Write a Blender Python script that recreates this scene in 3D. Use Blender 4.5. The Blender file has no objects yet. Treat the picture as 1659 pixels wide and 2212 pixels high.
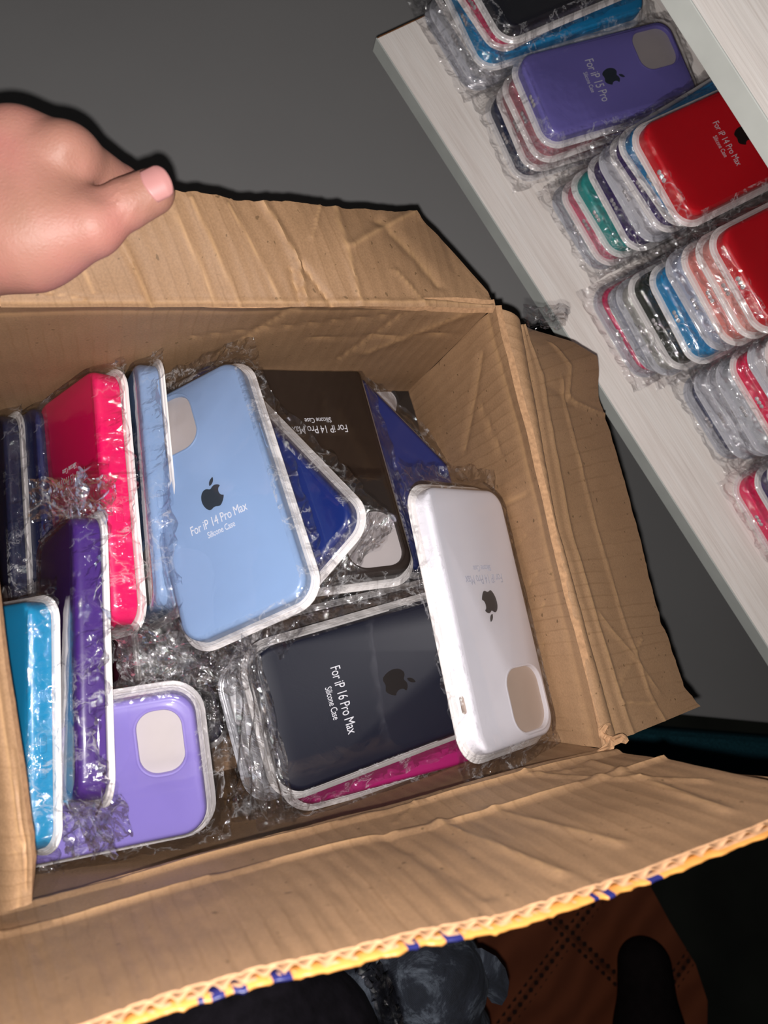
import bpy, bmesh, math, random
import numpy as np
from mathutils import Vector, Matrix, noise

# ------------------------------------------------------------------ frame
FPX, CX, CY = 1661.0, 829.5, 1106.0          # focal length in pixels of the 1659x2212 frame
CAM_Z = 1.25
UPS = np.array([.2038, -.1282, -1.0]); UPS /= np.linalg.norm(UPS)      # room up, seen from the camera
EX = np.array([.535, .845, 0.0]); EX -= UPS * EX.dot(UPS); EX /= np.linalg.norm(EX)
EY = np.cross(UPS, EX)
RW = np.array([EX, EY, UPS])                 # camera axes (right, down, forward) -> world
CAMP = np.array([0, 0, CAM_Z])
UPB = np.array([.32, -.20, -.93]); UPB /= np.linalg.norm(UPB)          # the box stands a little tilted on the lap
def ray(x, y): return np.array([(x - CX) / FPX, (y - CY) / FPX, 1.0])
def W(c): return RW @ np.asarray(c, float) + CAMP
def hit(x, y, H, up): r = ray(x, y); return r * (H / -(r @ up))
def PB(x, y, H): return W(hit(x, y, H, UPB))          # point H below the camera measured square to the box rim
def PS(x, y, H): return W(hit(x, y, H, UPS))          # point H below the camera in the room
def PZ(x, y, z): return W(ray(x, y) * z)
BUP = RW @ UPB
WUP = np.array([0, 0, 1.0])

# ------------------------------------------------------------------ camera, world, light, exposure
sc = bpy.context.scene
cd = bpy.data.cameras.new('camera'); cam = bpy.data.objects.new('camera', cd); sc.collection.objects.link(cam)
cd.sensor_fit = 'VERTICAL'; cd.sensor_height = 36.0; cd.lens = FPX / 2212 * 36.0
cd.shift_x = 0; cd.clip_start = .02; cd.clip_end = 20
cd.dof.use_dof = True; cd.dof.focus_distance = .50; cd.dof.aperture_fstop = 11
Mc = np.array([RW @ np.array([1, 0, 0]), RW @ np.array([0, -1, 0]), RW @ np.array([0, 0, -1])]).T
cam.matrix_world = Matrix([[*Mc[0], 0], [*Mc[1], 0], [*Mc[2], CAM_Z], [0, 0, 0, 1]])
sc.camera = cam
wd = bpy.data.worlds.new('world'); sc.world = wd; wd.use_nodes = True
wd.node_tree.nodes['Background'].inputs[0].default_value = (.75, .85, 1, 1)
wd.node_tree.nodes['Background'].inputs[1].default_value = .010
ld = bpy.data.lights.new('phone_flash', 'POINT'); ld.energy = 12.5; ld.color = (1, .955, .94)
ld.shadow_soft_size = .0028
fl = bpy.data.objects.new('phone_flash', ld); sc.collection.objects.link(fl)
fl.location = W([-.002, .0125, -.002])
fl.rotation_euler = cam.matrix_world.to_euler()
vs = sc.view_settings; vs.view_transform = 'Standard'; vs.look = 'None'; vs.gamma = 1; vs.use_curve_mapping = False
vs.exposure = 0.0
sc.cycles.transparent_max_bounces = 32
sc.cycles.max_bounces = 10

# ------------------------------------------------------------------ helpers
def lin(c):
    c = c / 255.0
    return c / 12.92 if c <= .04045 else ((c + .055) / 1.055) ** 2.4
def rgb(r, g, b, k=1.0): return (lin(r) * k, lin(g) * k, lin(b) * k, 1)
def link(name, me, parent=None, mats=()):
    o = bpy.data.objects.new(name, me); sc.collection.objects.link(o)
    for m in mats: me.materials.append(m)
    if parent is not None: o.parent = parent
    return o
def empty(name, M=None):
    o = bpy.data.objects.new(name, None); sc.collection.objects.link(o); o.empty_display_size = .02
    if M is not None: o.matrix_world = M
    return o
def tag(o, label=None, cat=None, group=None, kind=None):
    if label: o['label'] = label
    if cat: o['category'] = cat
    if group: o['group'] = group
    if kind: o['kind'] = kind
    return o
def mesh(verts, faces, smooth=True, name='m'):
    me = bpy.data.meshes.new(name); me.from_pydata([tuple(map(float, v)) for v in verts], [], [tuple(map(int, f)) for f in faces])
    me.update()
    if smooth: me.polygons.foreach_set('use_smooth', [True] * len(me.polygons))
    return me
def frame(o, x, y, z):
    return Matrix([[x[0], y[0], z[0], o[0]], [x[1], y[1], z[1], o[1]], [x[2], y[2], z[2], o[2]], [0, 0, 0, 1]])

class NT:
    def __init__(s, name):
        s.m = bpy.data.materials.new(name); s.m.use_nodes = True; s.t = s.m.node_tree
        s.b = s.t.nodes['Principled BSDF']; s.out = s.t.nodes['Material Output']
    def n(s, typ, **kw):
        n = s.t.nodes.new(typ)
        for k, v in kw.items():
            if k.startswith('_'): setattr(n, k[1:], v)
            else: n.inputs[k.replace('__', ' ')].default_value = v
        return n
    def l(s, a, b): s.t.links.new(a, b)
    def ramp(s, fac, stops):
        r = s.t.nodes.new('ShaderNodeValToRGB'); e = r.color_ramp.elements
        while len(e) < len(stops): e.new(.5)
        for i, (p, c) in enumerate(stops): e[i].position = p; e[i].color = c
        s.l(fac, r.inputs[0]); return r.outputs[0]
    def mix(s, fac, a, b, mode='MIX'):
        n = s.t.nodes.new('ShaderNodeMix'); n.data_type = 'RGBA'; n.blend_type = mode
        for i, v in ((0, fac), (6, a), (7, b)):
            if hasattr(v, 'links') or hasattr(v, 'is_linked'): s.l(v, n.inputs[i])
            else: n.inputs[i].default_value = v
        return n.outputs[2]
    def math(s, op, a, b=0.0):
        n = s.t.nodes.new('ShaderNodeMath'); n.operation = op
        for i, v in ((0, a), (1, b)):
            if hasattr(v, 'is_linked'): s.l(v, n.inputs[i])
            else: n.inputs[i].default_value = v
        return n.outputs[0]
    def bump(s, h, strength, dist=.001, target=None):
        b = s.n('ShaderNodeBump', Strength=strength, Distance=dist); s.l(h, b.inputs['Height'])
        s.l(b.outputs[0], (target or s.b).inputs['Normal']); return b

def plain(name, col, rough=.5, spec=.5, noise_amt=.06, scale=60, coat=0.0, bump=0.0):
    t = NT(name); tc = t.n('ShaderNodeTexCoord'); nz = t.n('ShaderNodeTexNoise', Scale=scale, Detail=4.0)
    t.l(tc.outputs['Object'], nz.inputs['Vector'])
    a = tuple(c * (1 - noise_amt) for c in col[:3]) + (1,); b = tuple(min(1, c * (1 + noise_amt)) for c in col[:3]) + (1,)
    t.l(t.ramp(nz.outputs[0], [(.3, a), (.7, b)]), t.b.inputs['Base Color'])
    t.b.inputs['Roughness'].default_value = rough; t.b.inputs['Specular IOR Level'].default_value = spec
    if coat: t.b.inputs['Coat Weight'].default_value = coat; t.b.inputs['Coat Roughness'].default_value = .12
    if bump: t.bump(nz.outputs[0], bump)
    return t.m

_sil = {}
def silicone(col):
    if col not in _sil: _sil[col] = plain('silicone', rgb(*col), .42, .45, .02, 40, coat=.12)
    return _sil[col]

def cardboard(name, ribs=.008, tint=1.0, warm=0.0):
    t = NT(name); uv = t.n('ShaderNodeUVMap'); tc = t.n('ShaderNodeTexCoord')
    n1 = t.n('ShaderNodeTexNoise', Scale=9.0, Detail=6.0, Roughness=.6); t.l(tc.outputs['Object'], n1.inputs['Vector'])
    n2 = t.n('ShaderNodeTexNoise', Scale=900.0, Detail=3.0); t.l(tc.outputs['Object'], n2.inputs['Vector'])
    n3 = t.n('ShaderNodeTexNoise', Scale=260.0, Detail=1.0); t.l(tc.outputs['Object'], n3.inputs['Vector'])
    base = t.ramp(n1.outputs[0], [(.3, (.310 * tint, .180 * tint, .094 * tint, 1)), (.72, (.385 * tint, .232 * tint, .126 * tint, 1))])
    fib = t.ramp(n2.outputs[0], [(.35, (.90, .90, .90, 1)), (.65, (1.07, 1.07, 1.07, 1))])
    c = t.mix(1.0, base, fib, 'MULTIPLY')
    speck = t.ramp(n3.outputs[0], [(.73, (0, 0, 0, 1)), (.76, (1, 1, 1, 1))])
    c = t.mix(speck, c, (.17, .10, .05, 1))
    at = t.n('ShaderNodeAttribute', _attribute_name='crease')
    c = t.mix(t.math('MULTIPLY', at.outputs['Fac'], .5), c, (.58, .35, .17, 1))
    # printed-through flute ribs
    sp = t.n('ShaderNodeSeparateXYZ'); t.l(uv.outputs[0], sp.inputs[0])
    wob = t.math('MULTIPLY', t.math('SUBTRACT', n1.outputs[0], .5), .010)
    ph = t.math('MULTIPLY', t.math('ADD', sp.outputs[0], wob), 2 * math.pi / ribs)
    s = t.math('SINE', ph)
    line = t.ramp(s, [(.82, (0, 0, 0, 1)), (1.0, (1, 1, 1, 1))])
    nl = t.n('ShaderNodeTexNoise', Scale=22.0, Detail=2.0); t.l(tc.outputs['Object'], nl.inputs['Vector'])
    lm = t.math('MULTIPLY', line, t.ramp(nl.outputs[0], [(.38, (0, 0, 0, 1)), (.6, (.34, .34, .34, 1))]))
    c = t.mix(lm, c, (.20, .11, .05, 1))
    t.l(c, t.b.inputs['Base Color'])
    t.b.inputs['Roughness'].default_value = .62; t.b.inputs['Specular IOR Level'].default_value = .35
    h = t.math('ADD', t.math('MULTIPLY', s, .5), t.math('MULTIPLY', n1.outputs[0], 3.0))
    h = t.math('ADD', h, t.math('MULTIPLY', n2.outputs[0], .35))
    t.bump(h, .30, .0006)
    return t.m

def film_mat(name='clear_film', tint=(.96, .96, .965), haze=.003, scale=45, bump=.14, rough=.045, lines=0, gl_min=.008, gl_max=.30):
    t = NT(name); t.t.nodes.remove(t.b)
    tc = t.n('ShaderNodeTexCoord')
    nz = t.n('ShaderNodeTexNoise', Scale=float(scale), Detail=5.0, Roughness=.55, Distortion=1.2); t.l(tc.outputs['Object'], nz.inputs['Vector'])
    vo = t.n('ShaderNodeTexVoronoi', Scale=scale * .55, _feature='F1'); t.l(tc.outputs['Object'], vo.inputs['Vector'])
    h = t.math('ADD', nz.outputs[0], t.math('MULTIPLY', vo.outputs[0], .5))
    bp = t.n('ShaderNodeBump', Strength=bump, Distance=.0012); t.l(h, bp.inputs['Height'])
    tr = t.n('ShaderNodeBsdfTransparent', Color=tint + (1,))
    gl = t.n('ShaderNodeBsdfGlossy', Color=(1, 1, 1, 1), Roughness=rough); t.l(bp.outputs[0], gl.inputs['Normal'])
    df = t.n('ShaderNodeBsdfDiffuse', Color=(.85, .85, .87, 1)); t.l(bp.outputs[0], df.inputs['Normal'])
    fr = t.n('ShaderNodeFresnel', IOR=1.42); t.l(bp.outputs[0], fr.inputs['Normal'])
    fac = t.math('MINIMUM', t.math('ADD', t.math('MULTIPLY', fr.outputs[0], .9), gl_min), gl_max)
    m1 = t.n('ShaderNodeMixShader'); t.l(fac, m1.inputs[0]); t.l(tr.outputs[0], m1.inputs[1]); t.l(gl.outputs[0], m1.inputs[2])
    m2 = t.n('ShaderNodeMixShader', Fac=haze); t.l(m1.outputs[0], m2.inputs[1])
    if lines:
        v2 = t.n('ShaderNodeTexVoronoi', Scale=lines, _feature='DISTANCE_TO_EDGE'); ds = t.n('ShaderNodeMixRGB', Fac=.02); t.l(tc.outputs['Object'], ds.inputs[1]); t.l(nz.outputs[1], ds.inputs[2]); t.l(ds.outputs[0], v2.inputs['Vector'])
        lm = t.ramp(v2.outputs['Distance'], [(0.0, (.30, .30, .30, 1)), (.03, (.07, .07, .07, 1)), (.08, (haze, haze, haze, 1))]); nm = t.n('ShaderNodeTexNoise', Scale=lines * .4); t.l(tc.outputs['Object'], nm.inputs['Vector'])
        t.l(t.math('MULTIPLY', lm, t.ramp(nm.outputs[0], [(.42, (.1, .1, .1, 1)), (.62, (1, 1, 1, 1))])), m2.inputs[0]); t.l(df.outputs[0], m2.inputs[2])
    t.l(m2.outputs[0], t.out.inputs[0]); return t.m
FILM = film_mat()
FILM_CR = film_mat('crumpled_film', (.95, .95, .955), .008, 120, 1.0, .055, 42.0, .035, .5)
FILM_TAUT = film_mat('taut_film', (.96, .96, .965), .001, 24, .12, .045)

# ------------------------------------------------------------------ phone case packs
def rrect(w, l, r, z, n=8, off=(0, 0)):
    """rounded rectangle loop, half sizes w,l"""
    r = min(r, w, l); pts = []
    for cx, cy, a0 in ((w - r, l - r, 0), (-(w - r), l - r, 90), (-(w - r), -(l - r), 180), (w - r, -(l - r), 270)):
        for i in range(n + 1):
            a = math.radians(a0 + 90 * i / n); pts.append((cx + r * math.cos(a) + off[0], cy + r * math.sin(a) + off[1], z))
    return pts
def loops_mesh(loops, cap_first=False, cap_last=False, smooth=True):
    n = len(loops[0]); V = [p for lp in loops for p in lp]; F = []
    for k in range(len(loops) - 1):
        for i in range(n):
            j = (i + 1) % n; F.append((k * n + i, k * n + j, (k + 1) * n + j, (k + 1) * n + i))
    if cap_first: F.append(tuple(range(n))[::-1])
    if cap_last: F.append(tuple((len(loops) - 1) * n + i for i in range(n)))
    return V, F
def autosmooth(me, ang=35):
    try: me.set_sharp_from_angle(angle=math.radians(ang))
    except Exception: pass
    return me

APPLE = [(0.00, .30), (.10, .36), (.22, .40), (.36, .36), (.45, .27), (.37, .20), (.33, .08), (.35, -.06), (.42, -.16), (.50, -.21),
         (.44, -.36), (.34, -.50), (.24, -.57), (.14, -.56), (.03, -.52), (-.08, -.53), (-.18, -.57), (-.28, -.55), (-.38, -.44),
         (-.46, -.28), (-.50, -.08), (-.48, .13), (-.40, .29), (-.28, .38), (-.16, .38)]
LEAF = [(.01, .45), (.02, .57), (.08, .67), (.17, .74), (.24, .76), (.24, .66), (.19, .55), (.10, .47)]
def smooth_loop(p, k=4):
    out = []; n = len(p)
    for i in range(n):
        p0, p1, p2, p3 = p[i - 1], p[i], p[(i + 1) % n], p[(i + 2) % n]
        for j in range(k):
            t = j / k
            out.append(tuple(.5 * (2 * p1[a] + (p2[a] - p0[a]) * t + (2 * p0[a] - 5 * p1[a] + 4 * p2[a] - p3[a]) * t * t + (3 * p1[a] - p0[a] - 3 * p2[a] + p3[a]) * t ** 3) for a in (0, 1)))
    return out
def logo_mesh(h, z):
    V = []; F = []
    for lp in (APPLE, LEAF):
        q = smooth_loop(lp); b = len(V); n = len(q); s = h / 1.33
        V += [(x * s, (y - .095) * s, z) for x, y in q] + [(x * s, (y - .095) * s, z + .00012) for x, y in q]
        F.append(tuple(range(b + n, b + 2 * n)))
        F += [(b + i, b + (i + 1) % n, b + n + (i + 1) % n, b + n + i) for i in range(n)]
    me = mesh(V, F, False); bm = bmesh.new(); bm.from_mesh(me); bmesh.ops.triangulate(bm, faces=[f for f in bm.faces if len(f.verts) > 4]); bmesh.ops.recalc_face_normals(bm, faces=bm.faces); bm.to_mesh(me); bm.free()
    return me
_txt = {}
def text_mesh(lines):
    """lines: (string, width, y) -> one mesh"""
    key = tuple(lines)
    if key in _txt: return _txt[key]
    V = []; F = []
    for s, wd_, y in lines:
        c = bpy.data.curves.new('t', 'FONT'); c.body = s; c.align_x = 'CENTER'; c.size = .01; c.extrude = .00006; c.resolution_u = 3; c.space_character = .96
        o = bpy.data.objects.new('t', c); sc.collection.objects.link(o)
        dg = bpy.context.evaluated_depsgraph_get(); me = bpy.data.meshes.new_from_object(o.evaluated_get(dg))
        co = np.array([v.co[:] for v in me.vertices]); k = wd_ / (co[:, 0].max() - co[:, 0].min()); ky = k * 1.55
        b = len(V); V += [(v[0] * k, v[1] * ky + y, v[2]) for v in co]; F += [tuple(b + i for i in p.vertices) for p in me.polygons]
        bpy.data.objects.remove(o); bpy.data.curves.remove(c); bpy.data.meshes.remove(me)
    _txt[key] = (V, F); return _txt[key]

MODELS = {  # half width, half length, camera opening half size and its margin
    'max': (.0405, .0815, .0185, .0195, .0055, .0115), 'pro': (.0372, .0750, .0180, .0190, .005, .0115),
    'mid': (.0376, .0752, .0165, .0115, .0075, .0095)}
T = .0118
def case_mesh(model, T=T, z0=.0016):
    w, l, hw, hl, mg, hr = MODELS[model]; R = .0135; n = 8
    prof = [(.0009, z0), (0, z0 + .0006), (0, z0 + .0012)]
    loops = [rrect(w - a, l - a, R - a, z, n) for a, z in prof]
    for k in range(7):
        a = math.radians(90 * k / 6); rr = .0034
        loops.append(rrect(w - rr * (1 - math.cos(a)), l - rr * (1 - math.cos(a)), R - rr * (1 - math.cos(a)), T - rr + rr * math.sin(a), n))
    V, F = loops_mesh(loops); N = len(loops[0]); last = len(V) - N
    ox, oy = -w + mg + hw, l - mg - hl
    hl_ = [rrect(hw + .0022, hl + .0022, hr + .0022, T, n, (ox, oy)), rrect(hw + .0012, hl + .0012, hr + .0012, T + .0007, n, (ox, oy)),
           rrect(hw + .0003, hl + .0003, hr, T + .0006, n, (ox, oy)), rrect(hw, hl, hr, T + .0001, n, (ox, oy)), rrect(hw, hl, hr, T - .0024, n, (ox, oy))]
    V2, F2 = loops_mesh(hl_); b = len(V); V += V2; F += [tuple(b + i for i in f) for f in F2]
    me = mesh(V, F); bm = bmesh.new(); bm.from_mesh(me); bm.verts.ensure_lookup_table()
    es = set()
    for st in (last, b):
        for i in range(N):
            es.add(bm.edges.get((bm.verts[st + i], bm.verts[st + (i + 1) % N])))
    g = bmesh.ops.triangle_fill(bm, edges=[e_ for e_ in es if e_], use_beauty=True, use_dissolve=False)
    bmesh.ops.recalc_face_normals(bm, faces=bm.faces)
    for f in bm.faces: f.smooth = True
    bm.to_mesh(me); bm.free(); return autosmooth(me, 40)
def tray_mesh(model, T=T):
    w, l = MODELS[model][:2]; m = .0048
    prof = [(m, 0), (m, .0007), (m - .0004, .0009), (.0028, .0010), (.0024, .0016), (.0016, .0017), (.0012, .0014), (-.0026, .0014), (-.0034, T - .0026)]
    loops = [rrect(w + a, l + a, .0135 + a, z) for a, z in prof]
    V, F = loops_mesh(loops, True, True); me = mesh(V, F); return autosmooth(me, 30)
def blister_mesh(model, T=T):
    """clear vacuum formed cover that follows the case"""
    w, l = MODELS[model][:2]
    prof = [(.0048, .0014), (.0022, .0034), (.0010, .0060), (.0008, T - .003), (-.0002, T - .0008), (-.0024, T + .0009), (-.006, T + .0010)]
    loops = [rrect(w + a, l + a, .0135 + a, z) for a, z in prof]
    V, F = loops_mesh(loops, False, True); me = mesh(V, F); return autosmooth(me, 50)
def film_mesh(model, seed, T=T, me_=.012, ms=.006, crumple=1.0, face=.00010):
    w, l = MODELS[model][:2]; A = w + .0052 + ms; B = l + .0052 + me_; step = .0021
    nx = int(2 * A / step); ny = int(2 * B / step); V = []; F = []
    for j in range(ny + 1):
        for i in range(nx + 1):
            x = -A + 2 * A * i / nx; y = -B + 2 * B * j / ny
            qx, qy = abs(x) - (w - .012), abs(y) - (l - .012)
            d = math.hypot(max(qx, 0), max(qy, 0)) - .012 if (qx > 0 or qy > 0) else max(qx, qy) - .012   # distance outside the case
            s = min(1, max(0, (d + .001) / .011)); s = s * s * (3 - 2 * s)
            h = (T + .0016) * (1 - s) + .0012 * s
            p = Vector((x * 70 + seed * 9.1, y * 70, seed * 3.3))
            r1 = 1 - 2 * abs(noise.noise(p)); r2 = 1 - 2 * abs(noise.noise(p * 2.3 + Vector((5, 1, 2)))); r3 = noise.noise(p * .5)
            am = (face + s * .0034 * crumple)
            h += am * (.8 * r1 + .5 * r2) + s * .004 * r3 * crumple
            e = max(abs(x) / A, 0) ** 12; g = abs(y) / B
            dx = s * .0022 * crumple * noise.noise(p * 1.7 + Vector((0, 0, 7))); dy = s * .003 * crumple * noise.noise(p * 1.3 + Vector((3, 0, 4)))
            if g > .93: dy -= math.copysign(1, y) * .004 * abs(noise.noise(Vector((x * 60, seed, 0))))
            V.append((x + dx, y + dy, max(h, .0008)))
    for j in range(ny):
        for i in range(nx):
            a = j * (nx + 1) + i; F.append((a, a + 1, a + nx + 2, a + nx + 1))
    me = mesh(V, F, False)
    sm = []
    for p in me.polygons:
        c = p.center; sm.append(abs(c.x) < w - .002 and abs(c.y) < l - .002)
    me.polygons.foreach_set('use_smooth', sm); me.polygons.foreach_set('material_index', [0 if q else 1 for q in sm]); return me

WHITE_TRAY = plain('white_plastic', rgb(245, 240, 236), .35, .5, .02, 30)
OPEN_GREY = plain('opening_grey', rgb(196, 188, 186), .45, .4, .02)
CLEAR_TRAY = plain('milky_plastic', rgb(205, 205, 210), .25, .5, .04, 60, coat=.4)
LOGO_GREY = plain('logo_grey', rgb(52, 62, 72), .4, .4, .02)
LOGO_DARK = plain('logo_dark', rgb(28, 22, 20), .4, .4, .02)
PRINT = plain('white_print', rgb(235, 235, 240), .5, .3, .01)
HOLE = plain('hole_black', rgb(12, 12, 14), .6, .2, .02)
DOTS = plain('port_grille', rgb(205, 200, 200), .3, .6, .05)
_cache = {}
def cached(key, fn):
    if key not in _cache: _cache[key] = fn()
    return _cache[key].copy()

def pack(M, col, label, group=None, model='max', scale=1.0, text=None, ty=-.024, logo=None, logo_h=.0195, ly=0.0, seed=0, tray=WHITE_TRAY,
         margins=(.012, .006), crumple=1.0, film=FILM, ports=None, blister=True, buttons=True, print_mat=None, face=.00010, thin=False, zs=1.0, hole=None, switch=None):
    """one phone case in its retail tray: tray, case (> opening edge details), logo, lettering, cover, film bag"""
    root = empty('packaged_phone_case', M @ Matrix.Diagonal((scale, scale, scale * zs, 1))); tag(root, label, 'phone case', group)
    w, l, hw, hl, mg, hr = MODELS[model]
    me = cached(('tray', model), lambda: tray_mesh(model)); link('tray', me, root, [tray])
    if thin:
        V, F = loops_mesh([rrect(w - .002, l - .002, .012, .0062), rrect(w, l, .0135, .0064), rrect(w, l, .0135, .0090), rrect(w - .002, l - .002, .012, .0094)], True, True)
        cs = link('case', mesh(V, F), root, [silicone(col)])
        V, F = loops_mesh([rrect(w - .003, l - .003, .012, .0094), rrect(w - .003, l - .003, .012, T - .001), rrect(w - .005, l - .005, .011, T)], True, True)
        link('insert', mesh(V, F), root, [tray])
    else:
        me = cached(('case', model), lambda: case_mesh(model)); cs = link('case', me, root, [silicone(col)])
    if not thin:
        V, F = loops_mesh([rrect(hw + .0002, hl + .0002, hr, T - .0025, 8, (-w + mg + hw, l - mg - hl)), rrect(hw + .0002, hl + .0002, hr, T - .0023, 8, (-w + mg + hw, l - mg - hl))], False, True)
        link('camera_opening_insert', mesh(V, F, False), root, [hole or OPEN_GREY])
    if buttons and not thin:
        for (sx, y0, hh) in ((-1, .030, .006), (-1, .014, .006), (1, .024, .009)):
            V = []; F = []
            lp = [[(sx * (w + a), y + y0, z + .0066) for (y, z, _) in rrect(hh - b, .0016 - b, .0016, 0, 5)] for a, b in ((-.0003, 0), (.0004, 0), (.0006, .0004))]
            V, F = loops_mesh(lp, True, True); link('side_button', mesh(V, F), cs, [silicone(col)])
    if switch:
        lp = [[(w + dx, y + .051, z + .0066) for (y, z, _) in rrect(.0052, .0017, .0017, 0, 6)] for dx in (-.0004, .0003)]
        V, F = loops_mesh(lp, False, True); link('switch_opening', mesh(V, F), cs, [HOLE if switch is True else switch])
    if ports:
        y = -l - .00015
        if ports == 'port':
            lp = [[(x, y + dy, z + .0066) for (x, z, _) in rrect(.0058 - a, .0022 - a, .0022, 0, 6)] for a, dy in ((0, .0006), (0, -.0001))]
            V, F = loops_mesh(lp, False, True); link('charging_port', mesh(V, F), cs, [HOLE])
            for s in (-1, 1):
                for k in range(5):
                    lp = [[(x + s * (.0105 + k * .0017), y + dy, z + .0066) for (x, z, _) in rrect(.00045, .0013, .00045, 0, 4)] for dy in (.0006, -.0001)]
                    V, F = loops_mesh(lp, False, True); link('speaker_slot', mesh(V, F), cs, [HOLE])
        else:
            for k in (-1, 0, 1):
                lp = [[(x + k * .0036, y + dy, z + .0066) for (x, z, _) in rrect(.0017, .0020, .0017, 0, 5)] for dy in (.0006, -.0004)]
                V, F = loops_mesh(lp, False, True); link('port_hole', mesh(V, F), cs, [DOTS])
    if logo is not None:
        me = cached(('logo', logo_h), lambda: logo_mesh(logo_h, 0)); o = link('logo', me, root, [logo]); o.location = (0, ly, T + .0001)
    if text:
        V, F = text_mesh(((text, .0385, 0.0), ('Silicone Case', .0185, -.0062))); o = link('lettering', mesh(V, F, False), root, [print_mat or PRINT]); o.location = (0, ty, T + .00015)
    if blister:
        me = cached(('blister', model), lambda: blister_mesh(model)); link('clear_cover', me, root, [FILM_TAUT])
    sd = seed % 6
    me = cached(('film', model, sd, margins, crumple, face), lambda: film_mesh(model, sd, me_=margins[0], ms=margins[1], crumple=crumple, face=face))
    link('film_bag', me, root, [film, FILM_CR])
    return root

def camM(v, s=1.0):
    """pose found from the photograph: x axis, y axis, origin in camera axes; s moves it along the line of sight with its size"""
    x = np.array(v[:3]); y = np.array(v[3:6]); x /= np.linalg.norm(x); y -= x * x.dot(y); y /= np.linalg.norm(y); z = np.cross(x, y)
    o = W(np.array(v[6:9]) * s); return frame(o, RW @ x, RW @ y, RW @ z)

# ------------------------------------------------------------------ box geometry (needed first: the table carries it)
RIM = {'TL': PB(-170, 664, .40), 'TR': PB(1070, 660, .40), 'BR': PB(1303, 1618, .40), 'BL': PB(-40, 1970, .40)}
DEPTH = .27
BOT = {k: v - BUP * DEPTH for k, v in RIM.items()}
TABLE_Z = min(v[2] for v in BOT.values()) - .008
TABLE_H = CAM_Z - TABLE_Z

# ------------------------------------------------------------------ the setting
def box_mesh(x0, x1, y0, y1, z0, z1, bev=0.0):
    bm = bmesh.new(); bmesh.ops.create_cube(bm, size=1.0)
    for v in bm.verts: v.co = Vector((x0 + (v.co.x + .5) * (x1 - x0), y0 + (v.co.y + .5) * (y1 - y0), z0 + (v.co.z + .5) * (z1 - z0)))
    if bev: bmesh.ops.bevel(bm, geom=list(bm.edges), offset=bev, segments=2, affect='EDGES', profile=.5)
    me = bpy.data.meshes.new('m'); bm.to_mesh(me); bm.free(); return me
def prism(poly, z0, z1, bev=0.0):
    n = len(poly); V = [(p[0], p[1], z0) for p in poly] + [(p[0], p[1], z1) for p in poly]
    F = [tuple(range(n))[::-1], tuple(range(n, 2 * n))] + [(i, (i + 1) % n, n + (i + 1) % n, n + i) for i in range(n)]
    me = mesh(V, F, False); bm = bmesh.new(); bm.from_mesh(me); bmesh.ops.recalc_face_normals(bm, faces=bm.faces)
    if bev: bmesh.ops.bevel(bm, geom=[e_ for e_ in bm.edges if abs(e_.verts[0].co.z - e_.verts[1].co.z) < 1e-6 and e_.verts[0].co.z > (z0 + z1) / 2], offset=bev, segments=3, affect='EDGES', profile=.5)
    bm.to_mesh(me); bm.free(); return me

tg = NT('dark_grey_paint'); tcg = tg.n('ShaderNodeTexCoord'); ng = tg.n('ShaderNodeTexNoise', Scale=3.0, Detail=5.0); tg.l(tcg.outputs['Object'], ng.inputs['Vector'])
tg.l(tg.ramp(ng.outputs[0], [(.3, (.235, .232, .230, 1)), (.7, (.265, .262, .258, 1))]), tg.b.inputs['Base Color'])
tg.b.inputs['Roughness'].default_value = .55; ng2 = tg.n('ShaderNodeTexNoise', Scale=500.0, Detail=2.0); tg.l(tcg.outputs['Object'], ng2.inputs['Vector']); tg.bump(ng2.outputs[0], .12, .0004)
GREY = tg.m
DARKFLOOR = plain('dark_floor', (.018, .020, .016, 1), .7, .2, .3, 8)
BACKY = .0
# shelf edge in the room
SH = .597                                     # shelf top below the camera
ea = PS(812, 82, SH); eb = PS(1659, 1400, SH + .0)
EDGE = eb - ea; EDGE[2] = 0; EDGE /= np.linalg.norm(EDGE); INW = np.array([-EDGE[1], EDGE[0], 0.])
if INW[1] < 0: INW = -INW
SHELF_D = .38
wall_o = ea + INW * SHELF_D
f_ = link('floor', box_mesh(-2.2, 2.2, -1.6, 1.6, -.04, 0), None, [DARKFLOOR]); tag(f_, kind='structure')
wb = link('wall_back', box_mesh(-2.0, 2.0, 0, .08, 0, 2.4), None, [GREY]); tag(wb, kind='structure')
wb.matrix_world = frame((wall_o[0], wall_o[1], 0), EDGE, INW, (0, 0, 1))

# brown patterned floor covering
tb = NT('brown_patterned_lino'); tcb = tb.n('ShaderNodeTexCoord'); mp = tb.n('ShaderNodeMapping'); tb.l(tcb.outputs['Object'], mp.inputs[0]); mp.inputs['Rotation'].default_value[2] = math.radians(-14)
br = tb.n('ShaderNodeTexBrick', Scale=2.6); br.offset = 0.0; br.inputs['Mortar Size'].default_value = .012; br.inputs['Color1'].default_value = (.21, .056, .022, 1); br.inputs['Color2'].default_value = (.17, .047, .020, 1)
br.inputs['Mortar'].default_value = (.10, .028, .012, 1); br.inputs['Brick Width'].default_value = .5; br.inputs['Row Height'].default_value = .5; tb.l(mp.outputs[0], br.inputs['Vector'])
wv = tb.n('ShaderNodeTexWave', Scale=6.0, Distortion=7.0, Detail=3.0); tb.l(mp.outputs[0], wv.inputs['Vector'])
vb = tb.n('ShaderNodeTexVoronoi', Scale=60.0); tb.l(mp.outputs[0], vb.inputs['Vector'])
cb = tb.mix(.35, br.outputs[0], tb.ramp(wv.outputs[0], [(0, (.12, .03, .012, 1)), (1, (.30, .085, .034, 1))]))
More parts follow.
